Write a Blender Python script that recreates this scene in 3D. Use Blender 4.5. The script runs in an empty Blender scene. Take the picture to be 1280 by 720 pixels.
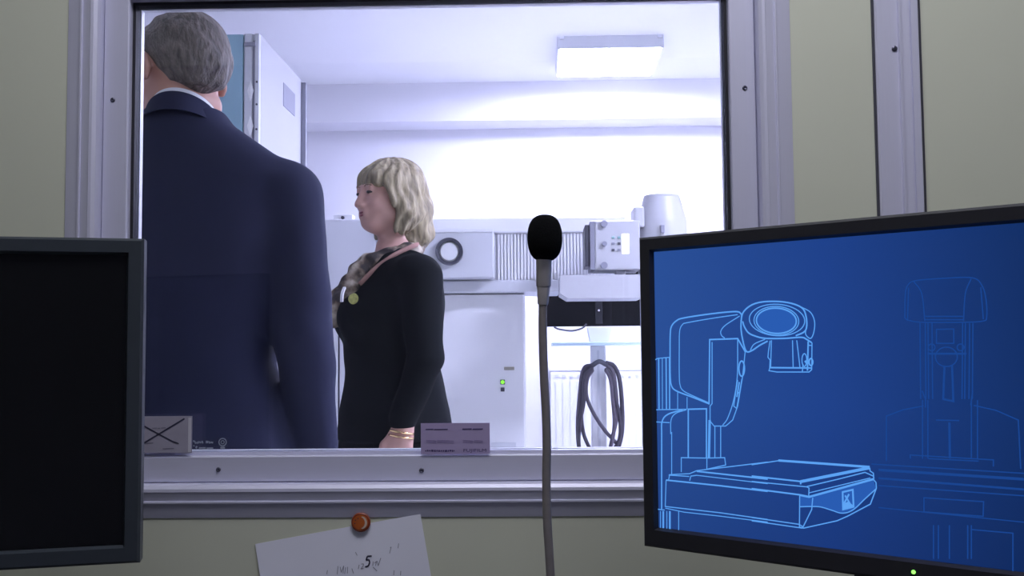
import bpy, bmesh, math, random
import numpy as np
from mathutils import Vector, Matrix

random.seed(7)
SC = bpy.context.scene
COL = SC.collection

# ------------------------------------------------------------------ camera
F = 1250.0                                   # focal length in pixels of the 1280x720 frame
CAM = Vector((0.0, 0.0, 1.15))
YAW, PITCH, ROLL = math.radians(1.4), math.radians(3.5), math.radians(-0.5)
RC = (Matrix.Rotation(YAW, 3, 'Z') @ Matrix.Rotation(math.pi / 2 + PITCH, 3, 'X') @ Matrix.Rotation(ROLL, 3, 'Z'))
cd = bpy.data.cameras.new('camera')
cd.sensor_width = 36.0
cd.lens = 36.0 * F / 1280.0
cd.clip_start = 0.02
cam = bpy.data.objects.new('camera', cd)
cam.matrix_world = Matrix.Translation(CAM) @ RC.to_4x4()
COL.objects.link(cam)
SC.camera = cam

# ------------------------------------------------------------------ world + exposure
w = bpy.data.worlds.new('world')
SC.world = w
w.use_nodes = True
w.node_tree.nodes['Background'].inputs[0].default_value = (0.30, 0.32, 0.40, 1)
w.node_tree.nodes['Background'].inputs[1].default_value = 0.05
SC.view_settings.view_transform = 'Standard'
SC.view_settings.look = 'None'
SC.view_settings.gamma = 1.0
SC.view_settings.use_curve_mapping = False
SC.view_settings.exposure = 0.0

EXAM_LAMP = 122.0          # radiance of the exam room ceiling light
DESK_LAMP = 10.4          # radiance of the control room ceiling light
EXAM_TINT = (0.68, 0.71, 1.0)
DESK_TINT = (0.90, 0.90, 1.0)


def ray(px, py):
    return RC @ Vector(((px - 640.0) / F, (360.0 - py) / F, -1.0))


def P(px, py, Y):
    """point of the place seen at a pixel, at distance Y from the camera's plane"""
    d = ray(px, py)
    return CAM + d * ((Y - CAM.y) / d.y)


def PX(px, py, X):
    d = ray(px, py)
    return CAM + d * ((X - CAM.x) / d.x)


# ------------------------------------------------------------------ materials
MATS = {}


def srgb(r, g, b):
    f = lambda c: (c / 255 / 12.92) if c / 255 <= 0.04045 else ((c / 255 + 0.055) / 1.055) ** 2.4
    return (f(r), f(g), f(b))


def mat(name, col, rough=0.5, metal=0.0, noise=0.0, scale=20.0, bump=0.0, stretch=(1, 1, 1), col2=None, spec=0.5,
        detail=4.0, coat=0.0):
    if name in MATS:
        return MATS[name]
    m = bpy.data.materials.new(name)
    m.use_nodes = True
    nt = m.node_tree
    b = nt.nodes['Principled BSDF']
    b.inputs['Roughness'].default_value = rough
    b.inputs['Metallic'].default_value = metal
    b.inputs['Specular IOR Level'].default_value = spec
    b.inputs['Coat Weight'].default_value = coat
    c = (*col, 1)
    b.inputs['Base Color'].default_value = c
    if noise > 0 or bump > 0 or col2:
        tc = nt.nodes.new('ShaderNodeTexCoord')
        mp = nt.nodes.new('ShaderNodeMapping')
        mp.inputs['Scale'].default_value = stretch
        nz = nt.nodes.new('ShaderNodeTexNoise')
        nz.inputs['Scale'].default_value = scale
        nz.inputs['Detail'].default_value = detail
        nt.links.new(tc.outputs['Object'], mp.inputs['Vector'])
        nt.links.new(mp.outputs['Vector'], nz.inputs['Vector'])
        rp = nt.nodes.new('ShaderNodeValToRGB')
        rp.color_ramp.elements[0].position = 0.3
        rp.color_ramp.elements[1].position = 0.7
        c2 = col2 or tuple(x * (1 - noise) for x in col)
        rp.color_ramp.elements[0].color = (*c2, 1)
        rp.color_ramp.elements[1].color = c
        nt.links.new(nz.outputs['Fac'], rp.inputs['Fac'])
        nt.links.new(rp.outputs['Color'], b.inputs['Base Color'])
        if bump > 0:
            bp = nt.nodes.new('ShaderNodeBump')
            bp.inputs['Strength'].default_value = bump
            bp.inputs['Distance'].default_value = 0.01
            nt.links.new(nz.outputs['Fac'], bp.inputs['Height'])
            nt.links.new(bp.outputs['Normal'], b.inputs['Normal'])
    MATS[name] = m
    return m


def emit(name, col, strength):
    if name in MATS:
        return MATS[name]
    m = bpy.data.materials.new(name)
    m.use_nodes = True
    nt = m.node_tree
    nt.nodes.remove(nt.nodes['Principled BSDF'])
    e = nt.nodes.new('ShaderNodeEmission')
    e.inputs[0].default_value = (*col, 1)
    e.inputs[1].default_value = strength
    nt.links.new(e.outputs[0], nt.nodes['Material Output'].inputs[0])
    MATS[name] = m
    return m


def glass_mat():
    m = bpy.data.materials.new('window_glass')
    m.use_nodes = True
    nt = m.node_tree
    nt.nodes.remove(nt.nodes['Principled BSDF'])
    tr = nt.nodes.new('ShaderNodeBsdfTransparent')
    tr.inputs[0].default_value = (0.97, 0.975, 1.0, 1)
    gl = nt.nodes.new('ShaderNodeBsdfGlossy')
    gl.inputs['Roughness'].default_value = 0.01
    fr = nt.nodes.new('ShaderNodeFresnel')
    fr.inputs[0].default_value = 1.5
    mx = nt.nodes.new('ShaderNodeMixShader')
    nt.links.new(fr.outputs[0], mx.inputs[0])
    nt.links.new(tr.outputs[0], mx.inputs[1])
    nt.links.new(gl.outputs[0], mx.inputs[2])
    nt.links.new(mx.outputs[0], nt.nodes['Material Output'].inputs[0])
    return m


M_WALL_YEL = mat('yellow_wall_paint', (0.63, 0.65, 0.53), 0.6, noise=0.04, scale=3.0, bump=0.02)
M_WALL_WHT = mat('white_wall_paint', (0.82, 0.81, 0.86), 0.7, noise=0.02, scale=5.0)
M_CEIL = mat('white_ceiling_paint', (0.93, 0.93, 0.95), 0.8, noise=0.02, scale=4.0)
M_FLOOR = mat('pale_linoleum', (0.70, 0.70, 0.72), 0.35, noise=0.15, scale=30.0)
M_ALU = mat('brushed_aluminium', (0.66, 0.66, 0.82), 0.42, metal=0.2, noise=0.02, scale=12.0, stretch=(30, 1, 1))
M_ALU_H = mat('brushed_aluminium_rail', (0.66, 0.66, 0.82), 0.42, metal=0.2, noise=0.02, scale=12.0, stretch=(1, 1, 30))
M_BEAD = mat('white_glazing_bead', (0.80, 0.80, 0.82), 0.4, noise=0.02)
M_GASKET = mat('black_rubber', (0.012, 0.012, 0.02), 0.6, noise=0.1)
M_SCREW = mat('dark_screw_steel', (0.10, 0.10, 0.14), 0.4, metal=0.8, noise=0.1)
M_WHITE = mat('white_equipment_paint', (0.82, 0.82, 0.84), 0.35, noise=0.02, scale=6)
M_GREYW = mat('pale_grey_equipment_paint', (0.66, 0.67, 0.71), 0.4, noise=0.03, scale=6)
M_TUBE = mat('warm_grey_equipment_paint', (0.50, 0.50, 0.53), 0.4, noise=0.03, scale=6)
M_GREY = mat('mid_grey_plastic', (0.27, 0.27, 0.33), 0.5, noise=0.05)
M_DGREY = mat('dark_grey_plastic', (0.06, 0.06, 0.08), 0.45, noise=0.1)
M_BLACKPL = mat('black_plastic', (0.018, 0.018, 0.026), 0.42, noise=0.15, scale=80)
M_SLATE = mat('slate_grey_plastic', (0.034, 0.043, 0.055), 0.42, noise=0.06, scale=60)
M_CHROME = mat('chrome', (0.75, 0.75, 0.8), 0.15, metal=1.0, noise=0.02)
M_TEAL = mat('teal_lacquer', (0.30, 0.47, 0.56), 0.4, noise=0.03)
M_GUN = mat('brushed_gunmetal', (0.60, 0.56, 0.57), 0.32, metal=0.3, noise=0.1, scale=60, stretch=(1, 1, 0.1))
M_GOOSE = mat('gooseneck_grey', (0.33, 0.30, 0.30), 0.45, metal=0.4, noise=0.1, scale=150)
M_FOAM = mat('black_foam', (0.010, 0.011, 0.013), 1.0, noise=0.5, scale=900, bump=0.8, spec=0.1)
M_PAPER = mat('white_paper', (0.84, 0.85, 0.98), 0.8, noise=0.03, scale=9)
M_INK = mat('dark_ink', (0.03, 0.03, 0.07), 0.6, noise=0.2)
M_PENCIL = mat('faint_pencil', (0.36, 0.36, 0.46), 0.7, noise=0.2)
M_DESK = mat('dark_grey_desk_laminate', (0.09, 0.09, 0.095), 0.45, noise=0.1, scale=12)
M_GLASS = glass_mat()


# ------------------------------------------------------------------ object helpers
def link(o, parent=None):
    COL.objects.link(o)
    if parent is not None:
        o.parent = parent
    return o


def thing(name, label, cat, loc=(0, 0, 0), rz=0.0, group=None, kind=None):
    o = bpy.data.objects.new(name, None)
    o.empty_display_size = 0.1
    o.location = loc
    o.rotation_euler = (0, 0, rz)
    if label:
        o['label'] = label
    if cat:
        o['category'] = cat
    if group:
        o['group'] = group
    if kind:
        o['kind'] = kind
    return link(o)


def base_of(parent):
    """world placement of a parent (thing or part)"""
    m = Matrix.Identity(4)
    chain = []
    p = parent
    while p is not None:
        chain.append(p)
        p = p.parent
    for q in reversed(chain):
        m = m @ Matrix.LocRotScale(q.location, q.rotation_euler, (1, 1, 1))
    return m


def obj(name, bm, material, parent=None, world=False, smooth=False, label=None, angle=None):
    me = bpy.data.meshes.new(name)
    bmesh.ops.recalc_face_normals(bm, faces=bm.faces[:])
    bm.to_mesh(me)
    bm.free()
    if world and parent is not None:
        me.transform(base_of(parent).inverted())
    me.materials.append(material)
    if smooth:
        for p in me.polygons:
            p.use_smooth = True
        if angle:
            me.set_sharp_from_angle(angle=math.radians(angle))
    o = bpy.data.objects.new(name, me)
    if label:
        o['label'] = label
    return link(o, parent)


def tag(o, label, cat, group=None):
    o['label'] = label
    o['category'] = cat
    if group:
        o['group'] = group
    return o


def struct(o):
    o['kind'] = 'structure'
    return o


def B():
    return bmesh.new()


def box(bm, lo, hi, bev=0.0, mtx=None, seg=2):
    lo, hi = Vector(lo), Vector(hi)
    r = bmesh.ops.create_cube(bm, size=1.0)
    vs = r['verts']
    for v in vs:
        v.co = Vector((lo.x + (v.co.x + .5) * (hi.x - lo.x), lo.y + (v.co.y + .5) * (hi.y - lo.y),
                       lo.z + (v.co.z + .5) * (hi.z - lo.z)))
    if bev > 0:
        es = list({e for v in vs for e in v.link_edges})
        rr = bmesh.ops.bevel(bm, geom=es, offset=bev, segments=seg, affect='EDGES', profile=0.5)
        vs = list({v for f in rr['faces'] for v in f.verts} | {v for v in vs if v.is_valid})
    if mtx is not None:
        for v in vs:
            v.co = mtx @ v.co
    return bm


def prism(bm, pts, axis, a, b):
    """closed outline pts (2d) extruded along an axis from a to b"""
    def mk(p, t):
        return {'x': (t, p[0], p[1]), 'y': (p[0], t, p[1]), 'z': (p[0], p[1], t)}[axis]
    v1 = [bm.verts.new(mk(p, a)) for p in pts]
    v2 = [bm.verts.new(mk(p, b)) for p in pts]
    n = len(pts)
    bm.faces.new(v1)
    bm.faces.new(v2[::-1])
    for i in range(n):
        bm.faces.new((v1[i], v1[(i + 1) % n], v2[(i + 1) % n], v2[i]))
    return bm


def lathe(bm, prof, seg=32, mtx=None, caps=True):
    """profile [(r, z)] turned round z"""
    rings = []
    for r, z in prof:
        ring = []
        for i in range(seg):
            a = 2 * math.pi * i / seg
            co = Vector((r * math.cos(a), r * math.sin(a), z))
            ring.append(bm.verts.new(mtx @ co if mtx is not None else co))
        rings.append(ring)
    for k in range(len(rings) - 1):
        for i in range(seg):
            j = (i + 1) % seg
            bm.faces.new((rings[k][i], rings[k][j], rings[k + 1][j], rings[k + 1][i]))
    if caps:
        bm.faces.new(rings[0][::-1])
        bm.faces.new(rings[-1])
    return bm


def catmull(pts, n=8):
    pts = [Vector(p) for p in pts]
    if len(pts) < 3:
        return pts
    out = []
    for i in range(len(pts) - 1):
        p0 = pts[i - 1] if i > 0 else pts[i] * 2 - pts[i + 1]
        p1, p2 = pts[i], pts[i + 1]
        p3 = pts[i + 2] if i + 2 < len(pts) else pts[i + 1] * 2 - pts[i]
        for k in range(n):
            t = k / n
            out.append(0.5 * ((2 * p1) + (p2 - p0) * t + (2 * p0 - 5 * p1 + 4 * p2 - p3) * t * t +
                              (3 * p1 - p0 - 3 * p2 + p3) * t ** 3))
    out.append(pts[-1])
    return out


def tube(bm, pts, r, seg=12, caps=True):
    pts = [Vector(p) for p in pts]
    rings = []
    up = Vector((0.12, 0.98, 0.15)).normalized()
    for i, p in enumerate(pts):
        d = (pts[min(i + 1, len(pts) - 1)] - pts[max(i - 1, 0)]).normalized()
        a = d.cross(up)
        if a.length < 1e-4:
            a = d.cross(Vector((1, 0, 0)))
        a.normalize()
        b = d.cross(a).normalized()
        rr = r[i] if isinstance(r, (list, tuple)) else r
        rings.append([bm.verts.new(p + (a * math.cos(2 * math.pi * k / seg) + b * math.sin(2 * math.pi * k / seg)) * rr)
                      for k in range(seg)])
    for q in range(len(rings) - 1):
        for k in range(seg):
            j = (k + 1) % seg
            bm.faces.new((rings[q][k], rings[q][j], rings[q + 1][j], rings[q + 1][k]))
    if caps:
        bm.faces.new(rings[0][::-1])
        bm.faces.new(rings[-1])
    return bm


def disc_y(bm, c, r, y0, y1, seg=24):
    """short cylinder whose axis is y"""
    m = Matrix.Translation(Vector((c[0], 0, c[1]))) @ Matrix.Rotation(-math.pi / 2, 4, 'X')
    return lathe(bm, [(r, y0), (r, y1)], seg, m)


# ------------------------------------------------------------------ implicit surfaces for the people
class Field:
    def __init__(self, xs, ys, zs):
        self.ax = [np.asarray(a, dtype=np.float32) for a in (xs, ys, zs)]
        self.D = np.full([len(a) for a in self.ax], 0.2, dtype=np.float32)

    def grid(self, lo, hi):
        sl = []
        for a, l, h in zip(self.ax, lo, hi):
            i0 = max(0, int(np.searchsorted(a, l)) - 1)
            i1 = min(len(a), int(np.searchsorted(a, h)) + 1)
            if i1 <= i0:
                return None, None
            sl.append(slice(i0, i1))
        g = np.meshgrid(*[a[s] for a, s in zip(self.ax, sl)], indexing='ij')
        return tuple(sl), g

    def put(self, fn, lo, hi, k=0.0, mode='add', pad=0.06):
        lo = [l - pad for l in lo]
        hi = [h + pad for h in hi]
        sl, g = self.grid(lo, hi)
        if sl is None:
            return
        d = fn(*g).astype(np.float32)
        o = self.D[sl]
        if mode == 'cut':
            d = -d
            if k > 0:
                h = np.clip(0.5 - 0.5 * (o - d) / k, 0, 1)
                self.D[sl] = o * (1 - h) + d * h + k * h * (1 - h)
            else:
                self.D[sl] = np.maximum(o, d)
        else:
            if k > 0:
                h = np.clip(0.5 + 0.5 * (o - d) / k, 0, 1)
                self.D[sl] = o * (1 - h) + d * h - k * h * (1 - h)
            else:
                self.D[sl] = np.minimum(o, d)

    def ell(self, c, r, k=0.0, mode='add', tf=None, pad=0.06):
        R = max(r)

        def fn(X, Y, Z):
            if tf is not None:
                X, Y, Z = tf(X, Y, Z)
            x, y, z = (X - c[0]) / r[0], (Y - c[1]) / r[1], (Z - c[2]) / r[2]
            k0 = np.sqrt(x * x + y * y + z * z) + 1e-9
            k1 = np.sqrt((x / r[0]) ** 2 + (y / r[1]) ** 2 + (z / r[2]) ** 2) + 1e-9
            return k0 * (k0 - 1) / k1
        cc = c if tf is None else tf.inv(c)
        self.put(fn, [cc[i] - R for i in range(3)], [cc[i] + R for i in range(3)], k, mode, pad)

    def cap(self, a, b, ra, rb, k=0.0, mode='add', tf=None, pad=0.06):
        a, b = np.array(a, float), np.array(b, float)
        R = max(ra, rb)

        def fn(X, Y, Z):
            if tf is not None:
                X, Y, Z = tf(X, Y, Z)
            d = b - a
            t = np.clip(((X - a[0]) * d[0] + (Y - a[1]) * d[1] + (Z - a[2]) * d[2]) / (d @ d + 1e-12), 0, 1)
            return np.sqrt((X - a[0] - t * d[0]) ** 2 + (Y - a[1] - t * d[1]) ** 2 + (Z - a[2] - t * d[2]) ** 2) - (ra + t * (rb - ra))
        A, Bb = (a, b) if tf is None else (np.array(tf.inv(a)), np.array(tf.inv(b)))
        self.put(fn, np.minimum(A, Bb) - R, np.maximum(A, Bb) + R, k, mode, pad)

    def loft(self, rows, k=0.0, p=2.4):
        """rows of (z, half width, half depth, y centre[, x centre])"""
        rows = sorted(rows)
        zz = [r[0] for r in rows]
        A, Bq, C = ([r[i] for r in rows] for i in (1, 2, 3))

        def fn(X, Y, Z):
            a, b, c = np.interp(Z, zz, A), np.interp(Z, zz, Bq), np.interp(Z, zz, C)
            q = (np.abs(X / a) ** p + np.abs((Y - c) / b) ** p) ** (1 / p)
            d = (q - 1) * np.minimum(a, b)
            return np.maximum(d, np.maximum(zz[0] - Z, Z - zz[-1]))
        m = max(max(A), max(Bq)) + max(abs(c) for c in C)
        self.put(fn, (-m, -m, zz[0]), (m, m, zz[-1]), k)

    def shape(self, fn):
        g = np.meshgrid(*self.ax, indexing='ij')
        self.D = fn(self.D, *g).astype(np.float32)

    def mesh(self, name, material, parent, relax=2, label=None):
        D = self.D
        nx, ny, nz = D.shape
        S = D < 0
        cell = np.zeros((nx - 1, ny - 1, nz - 1), np.int8)
        for i in (0, 1):
            for j in (0, 1):
                for q in (0, 1):
                    cell += S[i:nx - 1 + i, j:ny - 1 + j, q:nz - 1 + q]
        act = (cell > 0) & (cell < 8)
        idx = np.full(cell.shape, -1, np.int64)
        ii = np.argwhere(act)
        idx[act] = np.arange(len(ii))
        acc = np.zeros((len(ii), 3))
        cnt = np.zeros(len(ii))
        ax = self.ax
        corners = [(i, j, q) for i in (0, 1) for j in (0, 1) for q in (0, 1)]
        pos = [[ax[d][ii[:, d] + s].astype(float) for s in (0, 1)] for d in range(3)]
        val = {c: D[ii[:, 0] + c[0], ii[:, 1] + c[1], ii[:, 2] + c[2]].astype(float) for c in corners}
        for c in corners:
            for d in range(3):
                if c[d] == 0:
                    e = list(c)
                    e[d] = 1
                    e = tuple(e)
                    va, vb = val[c], val[e]
                    m = (va < 0) != (vb < 0)
                    t = np.where(m, va / np.where(m, va - vb, 1), 0)
                    for q in range(3):
                        pa, pb = pos[q][c[q]], pos[q][e[q]]
                        acc[:, q] += np.where(m, pa + t * (pb - pa), 0)
                    cnt += m
        V = acc / cnt[:, None]
        quads = []
        for d in range(3):
            a, b = [(1, 2), (2, 0), (0, 1)][d]
            s0 = [slice(None)] * 3
            s1 = [slice(None)] * 3
            s0[d] = slice(0, -1)
            s1[d] = slice(1, None)
            for q in (a, b):
                s0[q] = slice(1, -1)
                s1[q] = slice(1, -1)
            x0, x1 = S[tuple(s0)], S[tuple(s1)]
            for flip, mk in ((False, x0 & ~x1), (True, ~x0 & x1)):
                w_ = np.argwhere(mk)
                if not len(w_):
                    continue
                base = w_.copy()
                base[:, a] += 1
                base[:, b] += 1

                def cid(da, db):
                    t = base.copy()
                    t[:, a] += da
                    t[:, b] += db
                    return idx[t[:, 0], t[:, 1], t[:, 2]]
                f = np.stack([cid(-1, -1), cid(0, -1), cid(0, 0), cid(-1, 0)], 1)
                quads.append(f[:, ::-1] if flip else f)
        Q = np.concatenate(quads) if quads else np.zeros((0, 4), int)
        Q = Q[(Q >= 0).all(1)]
        for _ in range(relax):
            s = np.zeros_like(V)
            n = np.zeros(len(V))
            for i in range(4):
                u, v = Q[:, i], Q[:, (i + 1) % 4]
                np.add.at(s, u, V[v])
                np.add.at(s, v, V[u])
                np.add.at(n, u, 1)
                np.add.at(n, v, 1)
            n[n == 0] = 1
            V = 0.5 * V + 0.5 * s / n[:, None]
        me = bpy.data.meshes.new(name)
        me.from_pydata(V.tolist(), [], Q.tolist())
        me.validate()
        me.materials.append(material)
        me.polygons.foreach_set('use_smooth', [True] * len(me.polygons))
        me.update()
        o = bpy.data.objects.new(name, me)
        if label:
            o['label'] = label
        return link(o, parent)


class HeadFrame:
    """turns body coordinates into head coordinates (centre, yaw about z, pitch about x)"""
    def __init__(self, c, yaw=0.0, pitch=0.0, s=1.0):
        self.c = np.array(c, float)
        self.s = s
        m = Matrix.Rotation(yaw, 3, 'Z') @ Matrix.Rotation(pitch, 3, 'X')
        self.R = np.array(m)

    def __call__(self, X, Y, Z):
        x, y, z = X - self.c[0], Y - self.c[1], Z - self.c[2]
        R = self.R
        return ((x * R[0, 0] + y * R[1, 0] + z * R[2, 0]) / self.s, (x * R[0, 1] + y * R[1, 1] + z * R[2, 1]) / self.s,
                (x * R[0, 2] + y * R[1, 2] + z * R[2, 2]) / self.s)

    def inv(self, p):
        return tuple(self.c + self.R @ (np.array(p, float) * self.s))


def head(f, t, female=False):
    e, c = f.ell, f.cap
    ez = 0.0 if female else .012
    e((0, -.018, .028), (.074, .094, .086), tf=t)
    e((0, .030, -.035), (.058, .066, .080), k=.03, tf=t)
    e((0, .058, -.092), (.030, .028, .021), k=.03, tf=t)
    for s in (-1, 1):
        e((s * .043, -.0, -.062), (.018, .04, .024), k=.03, tf=t)
        e((s * .038, .066, -.030), (.022, .022, .020), k=.02, tf=t)
        e((s * .031, .104, .002), (.017, .014, .011), k=.012, mode='cut', tf=t)
        e((s * .031, .083, .001), (.013, .012, .011), k=.004, tf=t)
        e((s * .012, .103, -.040), (.008, .009, .007), k=.008, tf=t)
        e((s * (.077 if female else .083), -.012, -.008 + ez), (.010, .019, .032), k=.004, tf=t)
        e((s * (.090 if female else .096), -.010, -.004 + ez), (.009, .011, .020), k=.006, mode='cut', tf=t)
    c((-.034, .084, .020), (.034, .084, .020), .009, .009, k=.015, tf=t)
    c((0, .092, .006), (0, .108, -.034), .008, .0105, k=.012, tf=t)
    c((-.017, .089, -.060), (.017, .089, -.060), .0065, .0065, k=.008, tf=t)
    c((-.015, .087, -.071), (.015, .087, -.071), .0075, .0075, k=.008, tf=t)
    c((-.022, .101, -.0655), (.022, .101, -.0655), .003, .003, k=.003, mode='cut', tf=t)


def hand(f, wrist, d, p, tdir, k=.012):
    """relaxed hand: d runs down the hand, p is the palm side, tdir the thumb side"""
    wv, d, p, tdir = (np.array(v, float) for v in (wrist, d, p, tdir))
    at = lambda a, b, c: wv + d * a + tdir * b + p * c
    f.cap(at(0, 0, 0), at(.03, 0, 0), .027, .026, k=.02)
    for b in (-.028, -.010, .010, .028):
        f.cap(at(.02, b * .6, 0), at(.085, b, .002), .014, .011, k=.016)
    for b, L in ((.029, .066), (.010, .076), (-.010, .070), (-.028, .055)):
        q0 = at(.085, b, .002)
        q1 = at(.085 + L * .42, b * 1.06, .008)
        q2 = at(.085 + L * .74, b * 1.06, .022)
        q3 = at(.085 + L * .94, b * 1.04, .037)
        f.cap(q0, q1, .0105, .0095, k=.005)
        f.cap(q1, q2, .0095, .0088, k=.004)
        f.cap(q2, q3, .0088, .0075, k=.004)
    f.cap(at(.02, .022, .004), at(.052, .048, .012), .015, .0115, k=.012)
    f.cap(at(.052, .048, .012), at(.078, .054, .022), .0115, .0095, k=.005)
    f.cap(at(.078, .054, .022), at(.100, .052, .031), .0095, .0078, k=.004)


def arange(a, b, h):
    return np.arange(a, b + h, h)


def zaxis(parts):
    out = []
    for a, b, h in parts:
        out += list(np.arange(a, b, h))
    return out + [parts[-1][1]]


# ================================================================== THE SETTING
WY, FY = 1.40, 1.46             # near and far face of the panel wall between the rooms
GY = 1.432                      # glass
XW, XE = -2.3, 2.7              # side walls
ZC = 2.69
YB, YW_, YN = 5.68, 5.91, -2.4  # beam front, exam room back wall, control room back wall

gl_x0, gl_x1 = P(169, 290, GY).x, P(906, 150, GY).x
gl_z0, gl_z1 = P(540, 563, GY).z, P(540, 3, GY).z


def ring_wall(bm, y0, y1, x0, x1, z0, z1, hx0, hx1, hz0, hz1):
    for lo, hi in (((x0, y0, z0), (hx0, y1, z1)), ((hx1, y0, z0), (x1, y1, z1)),
                   ((hx0, y0, z0), (hx1, y1, hz0)), ((hx0, y0, hz1), (hx1, y1, z1))):
        box(bm, lo, hi)
    bmesh.ops.remove_doubles(bm, verts=bm.verts[:], dist=1e-5)
    return bm


def slab(name, lo, hi, m):
    return struct(obj(name, box(B(), lo, hi), m))


o = obj('wall_front', ring_wall(B(), WY, FY - .002, XW, XE, 0, ZC, gl_x0 - .05, gl_x1 + .05, gl_z0 - .05, gl_z1 + .05), M_WALL_YEL)
struct(o)
slab('floor', (XW - .1, YN - .1, -.05), (XE + .1, YW_ + .1, 0), M_FLOOR)
slab('ceiling', (XW - .1, YN - .1, ZC), (XE + .1, YW_ + .1, ZC + .08), M_CEIL)
slab('wall_left', (XW - .1, FY, 0), (XW, YW_, ZC), M_WALL_WHT)
slab('wall_right', (XE, FY, 0), (XE + .1, YW_, ZC), M_WALL_WHT)
slab('wall_back', (XW - .1, YW_, 0), (XE + .1, YW_ + .1, ZC), M_WALL_WHT)
zb = P(640, 150, YB).z
slab('trim_1', (XW, YB, zb), (XE, YW_, ZC), M_WALL_WHT)['label'] = 'white beam running under the ceiling along the back wall'
slab('wall_control_left', (XW - .1, YN, 0), (XW, FY, ZC), M_WALL_YEL)
slab('wall_control_right', (XE, YN, 0), (XE + .1, FY, ZC), M_WALL_YEL)
slab('wall_control_rear', (XW - .1, YN - .1, 0), (XE + .1, YN, ZC), mat('blue_grey_paint', (0.36, 0.37, 0.56), 0.7, noise=0.05))

# ---- observation window: two nested aluminium frames, gasket, bead, glass
win = thing('window_1', 'wide aluminium framed observation window between the two rooms', None, ((gl_x0 + gl_x1) / 2, WY, gl_z0 - .09), kind='structure')


def rail(side, prof, m, name, lab=None):
    """one mitred rail of a frame: prof is a list of (offset outward from the glass edge, y)"""
    bm = B()

    def pt(o_, y, end):
        if side == 'bottom':
            return (gl_x0 - o_ if end == 0 else gl_x1 + o_, y, gl_z0 - o_)
        if side == 'top':
            return (gl_x0 - o_ if end == 0 else gl_x1 + o_, y, gl_z1 + o_)
        if side == 'left':
            return (gl_x0 - o_, y, gl_z0 - o_ if end == 0 else gl_z1 + o_)
        return (gl_x1 + o_, y, gl_z0 - o_ if end == 0 else gl_z1 + o_)
    a = [bm.verts.new(pt(o_, y, 0)) for o_, y in prof]
    b = [bm.verts.new(pt(o_, y, 1)) for o_, y in prof]
    n = len(prof)
    for i in range(n):
        j = (i + 1) % n
        bm.faces.new((a[i], a[j], b[j], b[i]))
    bm.faces.new(a[::-1])
    bm.faces.new(b)
    return obj(name, bm, m, win, world=True, label=lab)


outer = [(.041, FY), (.041, 1.399), (.0425, 1.392), (.047, 1.3885), (.051, 1.3880), (.052, 1.3890), (.064, 1.3925), (.0648, 1.3905),
         (.067, 1.3905), (.068, 1.3930), (.083, 1.3970), (.088, 1.3985), (.088, 1.3995), (.049, 1.3995), (.049, FY)]
inner = [(.004, 1.428), (.004, 1.4105), (.0055, 1.409), (.039, 1.409), (.0405, 1.411), (.0405, 1.428)]
for sd in ('bottom', 'top', 'left', 'right'):
    hm = M_ALU_H if sd in ('bottom', 'top') else M_ALU
    rail(sd, outer, hm, 'outer_frame_rail')
    rail(sd, inner, hm, 'inner_frame_rail')
    rail(sd, [(-.0005, 1.4405), (-.0005, 1.4225), (.0038, 1.4225), (.0038, 1.4405)], M_ALU_H if sd == 'bottom' else M_GASKET, 'gasket')
    rail(sd, [(-.0015, 1.452), (-.0015, 1.441), (.0405, 1.441), (.0405, 1.452)], M_BEAD, 'glazing_bead')
obj('glass_pane', box(B(), (gl_x0 - .0003, 1.428, gl_z0 - .0003), (gl_x1 + .0003, 1.436, gl_z1 + .0003)), M_GLASS, win, world=True)
for px, py in ((141, 125), (931, 110), (273, 587), (527, 588)):
    c = P(px, py, 1.409)
    s = obj('screw', lathe(B(), [(.0034, 0), (.0034, .0012), (.0022, .002), (.0008, .0014)], 14,
                           Matrix.Translation(Vector((c.x, 1.4093, c.z))) @ Matrix.Rotation(math.pi / 2, 4, 'X')), M_SCREW, win, world=True)

# ---- vertical cover profile on the panel joint right of the window
tx0, tx1 = P(1094, 0, 1.39).x, P(1149, 0, 1.39).x
tw = tx1 - tx0
tr = thing('trim_2', 'vertical aluminium cover profile on the wall joint right of the window', None, (tx0 + tw / 2, WY, 0), kind='structure')
pf = [(0, 1.3995), (0, 1.396), (.002, 1.393), (tw * .50, 1.393), (tw * .515, 1.389), (tw * .56, 1.389), (tw * .575, 1.393),
      (tw * .76, 1.392), (tw * .775, 1.3945), (tw * .80, 1.3945), (tw * .81, 1.392), (tw * .965, 1.392), (tw, 1.396), (tw, 1.3995)]
obj('profile', prism(B(), [(tx0 + a, b) for a, b in pf], 'z', .0, ZC), M_ALU, tr, world=True)
obj('dark_edge_strip', box(B(), (tx0 - .0035, 1.397, 0), (tx0 - .0003, 1.3998, ZC)), M_DGREY, tr, world=True)  # narrow dark grey strip along each edge of the profile
obj('dark_edge_strip', box(B(), (tx1 + .0003, 1.397, 0), (tx1 + .0035, 1.3998, ZC)), M_DGREY, tr, world=True)
c = P(1118, 61, 1.393)
obj('screw', lathe(B(), [(.004, 0), (.004, .0012), (.0022, .002)], 14, Matrix.Translation(Vector((c.x, 1.393, c.z))) @ Matrix.Rotation(math.pi / 2, 4, 'X')), M_SCREW, tr, world=True)

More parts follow.
